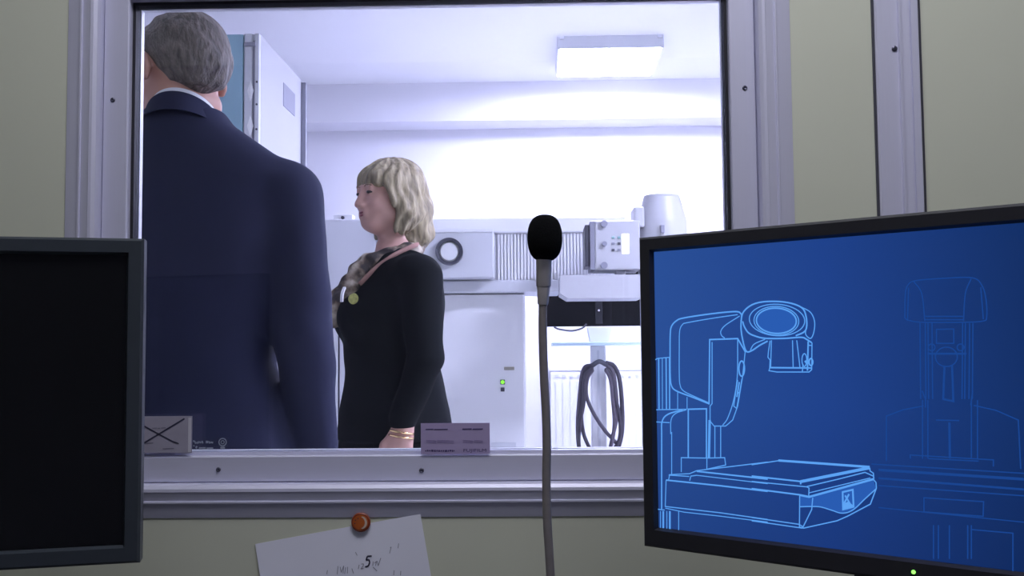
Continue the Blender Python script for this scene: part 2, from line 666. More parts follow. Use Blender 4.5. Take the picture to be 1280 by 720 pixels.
# ================================================================== PEOPLE
M_SKIN_M = mat('ruddy_skin', (0.52, 0.27, 0.20), 0.5, noise=0.12, scale=25)
M_SKIN_W = mat('rosy_skin', (0.62, 0.36, 0.30), 0.5, noise=0.12, scale=25)
M_HAIR_M = mat('grey_brown_hair', (0.18, 0.150, 0.128), 0.55, col2=(0.048, 0.040, 0.035), scale=60, stretch=(1.5, 1.5, 0.6), bump=1.0, detail=8)
M_HAIR_W = mat('ash_blonde_hair', (0.50, 0.42, 0.27), 0.55, col2=(0.17, 0.135, 0.085), scale=44, stretch=(1.6, 1.6, 0.35), bump=0.6, detail=8)
M_SUIT = mat('navy_suit_wool', (0.018, 0.021, 0.052), 0.85, noise=0.10, scale=5, spec=0.25, detail=0.0)
M_TROUS = mat('navy_trouser_wool', (0.024, 0.026, 0.07), 0.85, noise=0.1, scale=8, spec=0.25)
M_SHIRT = mat('white_shirt_cotton', (0.82, 0.82, 0.86), 0.8, noise=0.03)
M_SHOE = mat('black_leather', (0.015, 0.014, 0.014), 0.35, noise=0.1)
M_CARD = mat('black_knit', (0.0065, 0.0078, 0.009), 0.9, noise=0.2, scale=5, spec=0.12, detail=0.0)
M_SKIRT = mat('black_wool', (0.006, 0.007, 0.008), 0.9, noise=0.3, scale=30, spec=0.2)
M_BLOUSE = mat('dusty_pink_cotton', (0.40, 0.22, 0.19), 0.8, noise=0.1)
M_BADGE = mat('yellow_green_enamel', (0.60, 0.60, 0.18), 0.35, noise=0.45, scale=120)
M_GOLD = mat('gold', (0.95, 0.70, 0.36), 0.2, metal=1.0, noise=0.05)


def leopard():
    m = bpy.data.materials.new('beige_and_brown_print')
    m.use_nodes = True
    nt = m.node_tree
    b = nt.nodes['Principled BSDF']
    b.inputs['Roughness'].default_value = 0.7
    tc = nt.nodes.new('ShaderNodeTexCoord')
    nz = nt.nodes.new('ShaderNodeTexNoise')
    nz.inputs['Scale'].default_value = 22
    nz.inputs['Detail'].default_value = 3
    nt.links.new(tc.outputs['Object'], nz.inputs['Vector'])
    rp = nt.nodes.new('ShaderNodeValToRGB')
    e = rp.color_ramp.elements
    e[0].position, e[0].color = .40, (.04, .032, .03, 1)
    e[1].position, e[1].color = .66, (.62, .54, .44, 1)
    x = rp.color_ramp.elements.new(.5)
    x.color = (.20, .15, .11, 1)
    nt.links.new(nz.outputs['Fac'], rp.inputs['Fac'])
    nt.links.new(rp.outputs['Color'], b.inputs['Base Color'])
    return m


def legs(f, sx, hipz, r0, r1, r2, anklez=.08, k=.03, fwd=0.0):
    for s in (-1, 1):
        f.cap((s * sx, 0, hipz), (s * sx * 1.02, .012, hipz * .54), r0, r1, k=k)
        f.cap((s * sx * 1.02, .012, hipz * .54), (s * sx * 1.05, -.01, anklez), r1, r2, k=.01)


# ---- the man at the window, seen from behind
MY = 1.97
mo = P(232, 300, MY)
man = thing('person', 'person in a navy blue suit seen from behind, close behind the window', 'person', (mo.x, MY, 0), 0.0)
MH = HeadFrame((-.020, .012, 1.702), math.radians(53), math.radians(-19), 1.06)

m_sh = [(-.200, -.005, 1.470), (.200, -.005, 1.470)]
m_el = [(-.243, -.035, 1.190), (.243, -.035, 1.190)]
m_wr = [(-.246, .035, .925), (.250, .035, .925)]
f = Field(arange(-.36, .36, .0055), arange(-.22, .26, .0055), zaxis([(-.005, .70, .012), (.70, .95, .0055), (.95, 1.5, .012), (1.5, 1.86, .0055)]))
f.loft([(.84, .155, .105, 0), (.95, .165, .11, 0), (1.08, .155, .10, .005), (1.25, .175, .11, 0), (1.40, .180, .10, -.01), (1.50, .13, .075, -.01), (1.56, .065, .06, -.005)])
f.cap((0, -.02, 1.48), (.0, .0, 1.64), .062, .056, k=.03)
legs(f, .095, .86, .085, .055, .04)
for i, s in enumerate((-1, 1)):
    f.cap(m_sh[i], m_el[i], .052, .042, k=.03)
    f.cap(m_el[i], m_wr[i], .042, .028, k=.01)
    hand(f, m_wr[i], (s * .02, .12, -.99), (-s, 0, 0), (0, .99, .12))
    f.ell((s * .10, .06, .035), (.042, .125, .034), k=.02)
head(f, MH)
f.mesh('body', M_SKIN_M, man)

# hair: a close cap with a combed, slightly full back
f = Field(arange(-.15, .16, .0042), arange(-.16, .17, .0042), arange(1.55, 1.85, .0042))
f.ell((0, -.022, .032), (.083, .101, .091), tf=MH)
f.ell((0, -.055, -.030), (.068, .062, .062), k=.03, tf=MH)
f.ell((0, .112, -.05), (.075, .080, .100), k=.01, mode='cut', tf=MH)
for s in (-1, 1):
    f.ell((s * .080, .014, -.045), (.034, .040, .056), k=.01, mode='cut', tf=MH)
    f.ell((s * .086, -.010, .000), (.016, .024, .032), k=.008, mode='cut', tf=MH)


def mhair(D, X, Y, Z):
    x, y, z = MH(X, Y, Z)
    ang = np.arctan2(x, -y)
    D = D + .0022 * np.sin(ang * 26 + 3 * np.sin(z * 50)) * np.clip((.02 - z) / .08, 0, 1)
    D = D + .0016 * np.sin(ang * 11 + z * 90)
    nape = -.030 - .030 * np.cos(ang) ** 3
    D = D + np.clip((nape + .05 - z) / .05, 0, 1) ** 1.3 * .018
    return np.maximum(D, (nape - z) * .9)


f.shape(mhair)
f.mesh('hair', M_HAIR_M, man, relax=1)

# jacket
f = Field(arange(-.36, .36, .0065), arange(-.24, .26, .0065), arange(.68, 1.66, .0065))
f.loft([(.72, .236, .155, 0), (.85, .232, .152, 0), (.97, .218, .146, 0), (1.06, .194, .138, 0), (1.13, .178, .132, .0), (1.25, .195, .135, -.005), (1.36, .208, .132, -.015),
        (1.43, .218, .122, -.018), (1.49, .228, .108, -.02), (1.525, .205, .098, -.02), (1.56, .155, .092, -.018), (1.60, .098, .086, -.012), (1.632, .074, .076, -.006)], p=2.3)
for i, s in enumerate((-1, 1)):
    f.ell((s * .203, -.005, 1.452), (.064, .075, .062), k=.03)
    f.cap((s * .206, -.005, 1.455), m_el[i], .070, .060, k=.018)
    f.cap(m_el[i], (m_wr[i][0] * 1.01, m_wr[i][1], .955), .060, .047, k=.012)
f.ell((0, -.01, 1.66), (.066, .070, .10), k=.004, mode='cut')


def mfold(D, X, Y, Z):
    arm = np.clip((np.abs(X) - .19) / .03, 0, 1)
    D = D + arm * (.0035 * np.sin((Z + .35 * Y + .25 * X) * 46) * np.exp(-((Z - 1.17) / .13) ** 2))
    back = (1 - arm) * (Y < .02)
    D = D + back * .0030 * np.sin((Z * 24 + X * 30 * np.sign(X))) * np.exp(-((Z - 1.12) / .16) ** 2) * np.clip(np.abs(X) / .1, 0, 1)
    # centre back seam
    D = D + .0026 * np.exp(-(X / .006) ** 2) * (Y < 0) * (Z < 1.56)
    return D


f.shape(mfold)
jacket = f.mesh('jacket', M_SUIT, man, relax=6)

# trousers and shoes
f = Field(arange(-.26, .26, .011), arange(-.2, .24, .011), arange(.03, 1.02, .011))
f.loft([(.80, .172, .125, 0), (.98, .168, .118, 0)])
legs(f, .095, .84, .100, .080, .072, anklez=.11, k=.03)
f.mesh('trousers', M_TROUS, man)
for s in (-1, 1):
    f = Field(arange(s * .1 - .08, s * .1 + .08, .006), arange(-.12, .24, .006), arange(-.006, .14, .006))
    f.ell((s * .10, .06, .035), (.050, .140, .045))
    f.cap((s * .10, -.02, .05), (s * .10, -.01, .10), .048, .045, k=.02)
    f.shape(lambda D, X, Y, Z: np.maximum(D, .002 - Z))
    f.mesh('shoe', M_SHOE, man)


def collar(name, m, parent, rx, ry, yc, zback, drop, hgt, flare, thick, label=None, a0=-150, a1=150, n=60):
    """band round the neck, highest at the nape (-y), falling towards the front"""
    bm = B()
    rows = []
    for i in range(n + 1):
        a = math.radians(a0 + (a1 - a0) * i / n)
        ux, uy = math.sin(a), -math.cos(a)
        fall = drop * (1 - math.cos(a)) / 2
        ring = []
        for hh, fl in ((1, 0), (.5, .35), (0, 1)):
            rr = 1
            for th in (0, thick):
                ring.append(((rx + fl * flare + th) * ux * rr, yc + (ry + fl * flare + th) * uy, zback - fall - (1 - hh) * hgt))
        rows.append([bm.verts.new(p) for p in ring])
    order = [0, 2, 4, 5, 3, 1]
    for i in range(n):
        for q in range(6):
            a, b = order[q], order[(q + 1) % 6]
            bm.faces.new((rows[i][a], rows[i][b], rows[i + 1][b], rows[i + 1][a]))
    bm.faces.new([rows[0][q] for q in order])
    bm.faces.new([rows[-1][q] for q in order][::-1])
    return obj(name, bm, m, parent, smooth=True, label=label, angle=50)


collar('shirt_collar', M_SHIRT, man, .064, .067, -.006, 1.662, .085, .045, .006, .003, label='white shirt collar')
jc = collar('jacket_collar', M_SUIT, man, .070, .073, -.008, 1.653, .095, .040, .022, .005, a0=-125, a1=125)

# ---- the woman walking past, seen from the side
WOY = 3.05
wo = P(489, 400, WOY)
woman = thing('person', 'person with wavy blonde hair in black cardigan and patterned scarf, facing left', 'person', (wo.x, WOY, 0), math.radians(106))
WH = HeadFrame((0, .008, 1.622), math.radians(24), math.radians(2), .98)
w_sh = [(-.165, -.05, 1.385), (.165, -.05, 1.385)]
w_el = [(-.208, -.070, 1.125), (.208, -.065, 1.125)]
w_wr = [(-.205, -.005, .930), (.205, .02, .930)]
f = Field(arange(-.34, .34, .005), arange(-.22, .26, .005), zaxis([(-.005, .68, .012), (.68, .96, .0045), (.96, 1.42, .012), (1.42, 1.80, .0045)]))
f.loft([(.78, .165, .12, 0), (.92, .175, .13, 0), (1.08, .145, .105, .005), (1.22, .15, .11, .01), (1.34, .15, .10, 0), (1.42, .10, .07, -.01), (1.47, .05, .05, -.01)])
f.cap((0, -.025, 1.40), (0, -.002, 1.56), .055, .047, k=.03)
legs(f, .085, .82, .085, .052, .036)
for i, s in enumerate((-1, 1)):
    f.cap(w_sh[i], w_el[i], .046, .038, k=.03)
    f.cap(w_el[i], w_wr[i], .038, .026, k=.01)
    hand(f, w_wr[i], (s * .03, .10, -.99), (-s, 0, 0), (0, .99, .10))
    f.ell((s * .09, .05, .03), (.036, .11, .028), k=.02)
head(f, WH, True)
f.mesh('body', M_SKIN_W, woman)
for s in (-1, 1):
    c = WH.inv((s * .031, .0845, .0005))
    obj('eye', lathe(B(), [(.001, -.0072), (.0065, -.0060), (.0108, -.0028), (.0118, 0), (.0108, .0028), (.0065, .0060), (.001, .0072)], 14,
                     Matrix.Translation(Vector(c))), mat('dark_eye', (.03, .022, .02), .15, noise=.1), woman, smooth=True)
    a, b_ = WH.inv((s * .016, .096, .019)), WH.inv((s * .044, .088, .020))
    mid = WH.inv((s * .030, .096, .024))
    obj('eyebrow', tube(B(), catmull([a, mid, b_], 6), .0017, 8), mat('brown_brow', (.30, .20, .14), .8, noise=.1), woman, smooth=True)
lp = [WH.inv((x, .0950 - 26 * x * x, -.0612 + 0 * x)) for x in (-.021, -.012, 0, .012, .021)]
lp2 = [WH.inv((x, .0935 - 26 * x * x, -.0695 + 8 * x * x)) for x in (-.021, -.012, 0, .012, .021)]
M_LIP = mat('mauve_lips', (.30, .085, .10), .4, noise=.1)
obj('lips', tube(tube(B(), catmull(lp, 5), .0042, 8), catmull(lp2, 5), .0050, 8), M_LIP, woman, smooth=True)

# wavy bob with a fringe
f = Field(arange(-.17, .17, .0042), arange(-.20, .17, .0042), arange(1.42, 1.80, .0042))
f.ell((0, -.022, .034), (.094, .110, .092), tf=WH)
f.ell((0, -.062, -.045), (.100, .078, .085), k=.04, tf=WH)
f.ell((0, -.074, -.100), (.098, .072, .072), k=.03, tf=WH)
for s in (-1, 1):
    f.ell((s * .078, -.012, -.050), (.030, .045, .075), k=.02, tf=WH)
    f.ell((s * .066, .030, .030), (.026, .040, .045), k=.02, tf=WH)
f.ell((0, .110, -.068), (.062, .100, .092), k=.012, mode='cut', tf=WH)
for s in (-1, 1):
    f.ell((s * .050, .078, -.060), (.048, .062, .080), k=.012, mode='cut', tf=WH)
f.ell((0, .0, -.115), (.050, .050, .09), k=.01, mode='cut', tf=WH)
f.ell((0, .064, .048), (.062, .030, .034), k=.02, tf=WH)


def whair(D, X, Y, Z):
    x, y, z = WH(X, Y, Z)
    ang = np.arctan2(x, -y)
    low = np.clip((.05 - z) / .12, 0, 1)
    D = D + low * .0065 * np.sin(z * 62 + 1.5 * np.sin(ang * 4) + 1.2)
    D = D + (.0020 + .002 * low) * np.sin(ang * 19 + 2.5 * np.sin(z * 45))
    D = D + .003 * np.sin(ang * 7 - z * 30)
    return D


f.shape(whair)
f.mesh('hair', M_HAIR_W, woman, relax=1)

# cardigan
f = Field(arange(-.34, .34, .0065), arange(-.24, .28, .0065), arange(.84, 1.50, .0065))
f.loft([(.88, .196, .176, -.012), (.97, .190, .166, -.010), (1.09, .165, .142, -.004), (1.20, .172, .150, -.004), (1.29, .172, .148, -.016), (1.36, .168, .126, -.030),
        (1.405, .140, .100, -.030), (1.44, .090, .078, -.022), (1.465, .070, .066, -.02)], p=2.2)
for i, s in enumerate((-1, 1)):
    f.ell((s * .072, .112, 1.248), (.066, .060, .070), k=.03)
    f.ell((s * .158, -.05, 1.372), (.058, .068, .060), k=.03)
    f.cap((s * .170, -.062, 1.360), w_el[i], .068, .053, k=.015)
    f.cap(w_el[i], (w_wr[i][0], w_wr[i][1], .952), .053, .040, k=.010)
f.ell((0, .02, 1.50), (.060, .075, .11), k=.01, mode='cut')
f.ell((0, .150, 1.40), (.050, .090, .10), k=.01, mode='cut')


def wfold(D, X, Y, Z):
    arm = np.clip((np.abs(X) - .165) / .03, 0, 1)
    D = D + arm * .0035 * np.sin((Z + .3 * Y) * 50) * np.exp(-((Z - 1.10) / .10) ** 2)
    return D + .003 * np.sin(Z * 30 + 14 * Y) * np.exp(-((Z - 1.08) / .10) ** 2)


f.shape(wfold)
f.mesh('cardigan', M_CARD, woman, relax=7)

# knee-length skirt, shoes
f = Field(arange(-.28, .28, .009), arange(-.22, .26, .009), arange(.46, 1.0, .009))
f.loft([(.48, .205, .165, .0), (.70, .200, .175, -.005), (.86, .190, .168, -.008), (.97, .165, .14, -.005)], p=2.1)
f.mesh('skirt', M_SKIRT, woman)
for s in (-1, 1):
    f = Field(arange(s * .09 - .07, s * .09 + .07, .006), arange(-.1, .2, .006), arange(-.006, .12, .006))
    f.ell((s * .09, .05, .03), (.043, .125, .038))
    f.shape(lambda D, X, Y, Z: np.maximum(D, .002 - Z))
    f.mesh('shoe', M_SHOE, woman)

# scarf: a wrap round the neck and two ends falling over the chest
f = Field(arange(-.16, .16, .005), arange(-.12, .26, .005), arange(1.18, 1.52, .005))
N = 22
for i in range(N):
    a0, a1 = 2 * math.pi * i / N, 2 * math.pi * (i + 1) / N
    pt = lambda a: (.064 * math.sin(a), -.012 + .068 * math.cos(a), 1.438 - .022 * math.cos(a))
    f.cap(pt(a0), pt(a1), .021, .021, k=.01)
for s in (-1, 1):
    pts = catmull([(s * .05, .035, 1.425), (s * .045, .085, 1.395), (s * .040, .128, 1.340), (s * .042, .168, 1.285), (s * .030, .178, 1.245)], 5)
    for i in range(len(pts) - 1):
        f.cap(pts[i], pts[i + 1], .026, .026, k=.012)
f.cap((-.03, .075, 1.41), (.03, .085, 1.40), .026, .026, k=.02)
f.shape(lambda D, X, Y, Z: D + .005 * np.sin(X * 110 + Z * 60 + 20 * Y) + .003 * np.sin(Z * 95 - Y * 80))
f.mesh('scarf', leopard(), woman, label='beige and dark brown patterned scarf')

# pink neckline band from the nape down beside the scarf
def ribbon(bm, pts, wdir, wd, th=.002):
    pts = catmull(pts, 6)
    rows = []
    for i, p in enumerate(pts):
        d = (pts[min(i + 1, len(pts) - 1)] - pts[max(i - 1, 0)]).normalized()
        wv = Vector(wdir)
        wv = (wv - d * wv.dot(d)).normalized()
        nn = d.cross(wv)
        rows.append([bm.verts.new(p + wv * wd * a + nn * th * b) for a, b in ((-1, -1), (1, -1), (1, 1), (-1, 1))])
    for i in range(len(rows) - 1):
        for q in range(4):
            bm.faces.new((rows[i][q], rows[i][(q + 1) % 4], rows[i + 1][(q + 1) % 4], rows[i + 1][q]))
    bm.faces.new(rows[0])
    bm.faces.new(rows[-1][::-1])
    return bm


obj('blouse_edge', ribbon(B(), [(-.030, -.085, 1.475), (-.085, -.055, 1.462), (-.105, .005, 1.432), (-.096, .060, 1.392), (-.085, .105, 1.345)], (-.3, .3, .9), .0065, .0022), M_BLOUSE, woman, smooth=True, label='dusty pink blouse edge')


def disc_on(parent, name, c, n, r, th, m, seg=20, lab=None):
    q = Vector(n).normalized().to_track_quat('Z', 'Y').to_matrix().to_4x4()
    return obj(name, lathe(B(), [(r * .92, 0), (r, th * .4), (r * .9, th), (r * .3, th * 1.1)], seg, Matrix.Translation(Vector(c)) @ q), m, parent, smooth=True, angle=40, label=lab)


disc_on(woman, 'badge', (-.125, .125, 1.300), (-.75, .62, .1), .0165, .008, M_BADGE, lab='round yellow green badge')
obj('badge_ribbon', ribbon(B(), [(-.098, .150, 1.335), (-.112, .158, 1.315), (-.118, .160, 1.292)], (.6, .6, .2), .004, .003), M_SHIRT, woman, label='small white ribbon pin')
for z, r in ((.905, .0315), (.918, .0310)):
    bm = B()
    wc = Vector(w_wr[0])
    cyc = [Vector((wc.x + (r + .004) * math.cos(a), wc.y + .004 + (r + .004) * math.sin(a), z + .006 * math.sin(a))) for a in [2 * math.pi * i / 28 for i in range(29)]]
    obj('bracelet', tube(bm, cyc, .0028, 8, caps=False), M_GOLD, woman, smooth=True, label='thin gold bracelet')

# ================================================================== EXAM ROOM THINGS
# ---- ceiling light
lx0, lx1 = P(697, 50, 4.85).x, P(830, 50, 4.85).x
ly0, ly1 = 4.85, 5.36
lz = P(760, 60, 4.85).z
lamp = thing('ceiling_light', 'square white ceiling light glowing above the back wall', 'ceiling light', ((lx0 + lx1) / 2, (ly0 + ly1) / 2, ZC), group='exam room ceiling lights')
bm = B()
t = .012
box(bm, (lx0, ly0, lz), (lx1, ly0 + t, ZC - .001), .003)
box(bm, (lx0, ly1 - t, lz), (lx1, ly1, ZC - .001), .003)
box(bm, (lx0, ly0 + t, lz), (lx0 + t, ly1 - t, ZC - .001), .003)
box(bm, (lx1 - t, ly0 + t, lz), (lx1, ly1 - t, ZC - .001), .003)
obj('housing', bm, M_GREYW, lamp, world=True)
M_LAMP = emit('exam_lamp_diffuser', EXAM_TINT, EXAM_LAMP)
obj('diffuser', box(B(), (lx0 + t, ly0 + t, lz - .004), (lx1 - t, ly1 - t, lz + .02), .004), M_LAMP, lamp, world=True)
for x in (lx0 + .02, lx1 - .02):
    obj('clip', box(B(), (x - .012, ly0 - .006, ZC - .02), (x + .012, ly0, ZC - .004), .002), M_CHROME, lamp, world=True)

# second ceiling light of the exam room, nearer the window, above the frame
l2 = thing('ceiling_light', 'square white ceiling light nearer the window, above the picture', 'ceiling light', (1.45, 2.75, ZC), group='exam room ceiling lights')
for src in list(lamp.children):
    c2 = src.copy()
    COL.objects.link(c2)
    c2.parent = l2
    if src.name.startswith('diffuser'):
        c2.data = src.data.copy()
        c2.data.materials[0] = emit('second_exam_lamp_diffuser', EXAM_TINT, EXAM_LAMP * 1.15)

# ---- tall cabinet left of the beam
CY0, CY1 = 3.72, 4.40
cz = P(325, 41, CY0).z
cxr = P(325, 41, CY0).x
cxl = cxr - .66
cab = thing('tall_cabinet', 'tall white and teal cabinet reaching above the head of the suited person', 'cabinet', ((cxl + cxr) / 2, (CY0 + CY1) / 2, 0))
obj('body', box(B(), (cxl, CY0 + .02, .0), (cxr, CY1, cz), .006), M_TUBE, cab, world=True)
ex = P(305, 60, CY0).x
dr = obj('door', box(B(), (cxl + .005, CY0 - .002, .05), (ex - .003, CY0 + .0195, cz - .004), .004), M_TEAL, cab, world=True, label='teal cabinet door')
rl = obj('edge_rail', prism(B(), [(ex, CY0 + .0195), (ex, CY0 + .003), (ex + .006, CY0 - .004), (ex + .030, CY0 - .004), (ex + .034, CY0 + .006), (ex + .042, CY0 + .006),
                                  (ex + .044, CY0 - .006), (cxr - .002, CY0 - .006), (cxr - .001, CY0 + .0195)], 'z', .05, cz - .004), M_GREYW, cab, world=True)
obj('edge_groove', box(B(), (ex + .0345, CY0 - .0008, .06), (ex + .0425, CY0 + .0055, cz - .03)), M_GREY, rl, world=True)
obj('hinge_bracket', box(B(), (ex + .004, CY0 - .018, cz - .055), (cxr - .012, CY0 - .0062, cz - .040), .002), M_GREY, rl, world=True)
for py in (103, 131, 162):
    zc_ = P(322, py, CY0).z
    obj('rivet', disc_y(B(), (cxr - .009, zc_), .004, CY0 - .009, CY0 - .006, 12), M_DGREY, rl, world=True)
hc = P(312.5, 113, CY0 - .01)
for dz, hh in ((0, .042), (-.135, .042)):
    bm = B()
    ctr = Vector((hc.x, CY0 - .004, hc.z + dz))
    vs = [bm.verts.new(ctr + Vector(v)) for v in ((0, 0, hh), (.0125, 0, 0), (0, 0, -hh), (-.0125, 0, 0), (0, -.003, .0))]
    for i in range(4):
        bm.faces.new((vs[i], vs[(i + 1) % 4], vs[4]))
    bm.faces.new(vs[3::-1])
    obj('latch', bm, mat('latch_highlight_white', (.93, .93, .93), .3, noise=.01), rl, world=True, label='latch with its highlight painted as a white diamond')  # near-white colour carries the bright highlight seen on the latch
a = PX(354, 103, cxr)
b = PX(368, 138, cxr)
obj('label_plate', box(B(), (cxr - .002, a.y, P(354, 132, a.y).z), (cxr + .003, b.y, P(354, 103, a.y).z), .001), M_GREY, cab, world=True, label='grey label plate')
obj('rear_strip', box(B(), (cxr - .001, CY1 - .014, .0), (cxr + .022, CY1 + .006, cz - .012), .002), M_GREY, cab, world=True)

# ---- pale cabinet between the two people
SY = 4.55
sx0, sx1 = P(366, 300, SY).x, P(470, 300, SY).x
sz = P(430, 274, SY).z
sc_ = thing('side_cabinet', 'pale grey cabinet seen between the two people', 'cabinet', ((sx0 + sx1) / 2, SY + .22, 0))
zs = P(430, 366, SY).z
zt = P(430, 380, SY).z
obj('upper_case', box(B(), (sx0, SY, zs), (sx1, SY + .45, sz), .008), M_GREYW, sc_, world=True)
obj('ledge', box(B(), (sx0 + .004, SY + .012, zt), (sx1 - .004, SY + .44, zs - .001), .003), M_WHITE, sc_, world=True)
dx = P(422.5, 470, SY).x
dx2 = P(431, 500, SY).x
obj('lower_case', box(B(), (sx0 + .006, SY + .03, 0), (sx1 - .006, SY + .44, zt - .001), .004), M_WHITE, sc_, world=True)
obj('door', box(B(), (sx0 + .01, SY + .012, .08), (dx - .004, SY + .0295, zt - .03), .003), M_GREYW, sc_, world=True)
obj('door', box(B(), (dx + .004, SY + .012, .08), (sx1 - .01, SY + .0295, zt - .03), .003), M_GREYW, sc_, world=True)
obj('door_gap', box(B(), (dx - .0035, SY + .018, .08), (dx + .0035, SY + .0295, zt - .03)), M_DGREY, sc_, world=True)
bx = thing('switch_box', 'small white switch box lying on the pale grey side cabinet', 'box', (P(425, 270, SY).x, SY + .10, sz))
obj('case', box(B(), (-.045, -.03, .0005), (.045, .03, .032), .004), M_WHITE, bx)
obj('knob', lathe(B(), [(.008, 0), (.008, .010), (.005, .012)], 12, Matrix.Translation(Vector((.0, -.03, .016))) @ Matrix.Rotation(math.pi / 2, 4, 'X')), M_DGREY, bx)

# ---- generator cabinet with its indicator lights
GYF = 4.60
gx0, gx1 = P(478, 450, GYF).x, P(656, 450, GYF).x
gz = P(600, 367, GYF).z
gen = thing('generator_cabinet', 'white generator cabinet with a green indicator light on its door', 'cabinet', ((gx0 + gx1) / 2, GYF + .25, 0))
obj('body', box(B(), (gx0, GYF + .02, 0), (gx1, GYF + .5, gz), .006), M_WHITE, gen, world=True)
gd = obj('door', box(B(), (gx0 + .006, GYF, .04), (gx1 - .004, GYF + .0195, gz - .004), .004), M_WHITE, gen, world=True)
def plate(px0, py0, px1, py1, y, name, m, par, th=.004, bev=.001, lab=None):
    a, b = P(px0, py0, y), P(px1, py1, y)
    return obj(name, box(B(), (min(a.x, b.x), y - th, min(a.z, b.z)), (max(a.x, b.x), y + .0005, max(a.z, b.z)), bev), m, par, world=True, label=lab)


plate(625.3, 474.5, 631.2, 480.5, GYF, 'indicator_frame', M_DGREY, gd)
c = P(628.3, 477.6, GYF)
obj('indicator_light', disc_y(B(), (c.x, c.z), .0085, GYF - .008, GYF - .004, 16), emit('green_indicator', (.25, 1.0, .06), 1.6), gd, world=True, label='green indicator light')
plate(625.8, 484.3, 630.8, 489.3, GYF, 'button', M_DGREY, gd, .006)
plate(630, 458.5, 643, 462.5, GYF, 'name_plate', mat('beige_plate', (.42, .40, .33), .5, noise=.05), gd)
plate(614, 553, 645, 559.5, GYF, 'vent_grille', M_GREYW, gd)

# ---- long imaging housing on top of the generator cabinet
HY = 4.50
hx0, hx1 = P(476, 300, HY).x, P(783, 300, HY).x
hz0, hz1 = P(640, 366.0, HY).z, P(640, 272, HY).z
hz0 = gz + .001
hs = thing('imaging_housing', 'long pale horizontal equipment housing with ribbed panel on the generator cabinet', 'medical equipment', ((hx0 + hx1) / 2, HY + .2, hz0))
z1 = P(640, 291, HY).z
z2 = P(640, 350, HY).z
obj('lower_case', box(B(), (hx0, HY, hz0), (P(700, 350, HY).x, HY + .42, z2), .006), M_GREYW, hs, world=True)
obj('core', box(B(), (hx0 + .002, HY + .03, z2 + .0005), (hx1 - .004, HY + .40, z1 - .0005)), M_GREYW, hs, world=True)
obj('top_rail', box(B(), (hx0, HY, z1), (hx1, HY + .42, hz1), .008), M_WHITE, hs, world=True)
bm = B()
x = P(622, 320, HY).x
while x < hx1 - .012:
    box(bm, (x, HY + .020, z2 + .002), (x + .0095, HY + .0295, z1 - .002))
    x += .0150
obj('ribbed_panel', bm, M_WHITE, hs, world=True, label='fine vertical ribs')
fb = obj('front_box', box(B(), (P(505, 320, HY - .12).x, HY - .12, P(600, 347, HY - .12).z), (P(617, 320, HY - .12).x, HY - .001, P(600, 288, HY - .12).z), .006), M_GREYW, hs, world=True)
pl_y = HY - .12
plate(508, 286.5, 616.5, 290, pl_y, 'top_lip', M_WHITE, fb, .006)
rc = P(562, 315, pl_y)
bm = B()
m4 = Matrix.Translation(Vector((rc.x, pl_y + .0005, rc.z))) @ Matrix.Rotation(math.pi / 2, 4, 'X')
lathe(bm, [(.046, 0), (.046, .030), (.060, .034), (.060, 0)], 40, m4, caps=False)
ring = obj('dial_ring', bm, M_DGREY, fb, world=True, smooth=True, angle=40, label='dark ring around a pale round dial')
obj('dial', lathe(B(), [(.045, 0), (.045, .012), (.038, .020), (.012, .022)], 36, m4), M_WHITE, fb, world=True, smooth=True, angle=40)

# ---- X-ray tube head on its stand, partly behind the right monitor
TY = 4.05
xr = P(850, 300, TY)
tub = thing('xray_tube_stand', 'pale grey x-ray tube head with control panel box above the right monitor', 'medical equipment', (xr.x, TY + .3, 0))
def bpx(px0, py0, px1, py1, y0, y1, bev=.004):
    a, b = P(px0, py0, y0), P(px1, py1, y0)
    return box(B(), (min(a.x, b.x), y0, min(a.z, b.z)), (max(a.x, b.x), y1, max(a.z, b.z)), bev)


cb = obj('collimator', bpx(743, 276, 801, 337, TY, TY + .20, .006), M_TUBE, tub, world=True)
obj('collimator_plate', bpx(737, 276.5, 744.5, 337.5, TY + .004, TY + .19, .003), M_GREY, tub, world=True)
obj('collimator_lens', bpx(731, 281, 737.3, 333, TY + .012, TY + .18, .003), M_DGREY, tub, world=True)
for px, py, r in ((755, 280, .014), (755.5, 305, .010), (755, 332, .014)):
    c = P(px, py, TY)
    obj('knob', disc_y(B(), (c.x, c.z), r, TY - .016, TY - .0003, 20), M_GREY, cb, world=True, smooth=True, angle=40)
for i, px in enumerate((766.5, 773.8)):
    for j, py in enumerate((297, 304.5, 312.5)):
        plate(px - 1.9, py - 1.5, px + 1.9, py + 1.5, TY, 'button', (M_GREY if (i + j) % 2 else M_DGREY) if j else mat('teal_button', (.25, .42, .42), .5, noise=.05), cb, .005)
plate(777, 292.5, 786.5, 317, TY, 'display', emit('lit_display', (.95, .95, 1.0), 3.0), cb, .004, .002, 'lit white display')
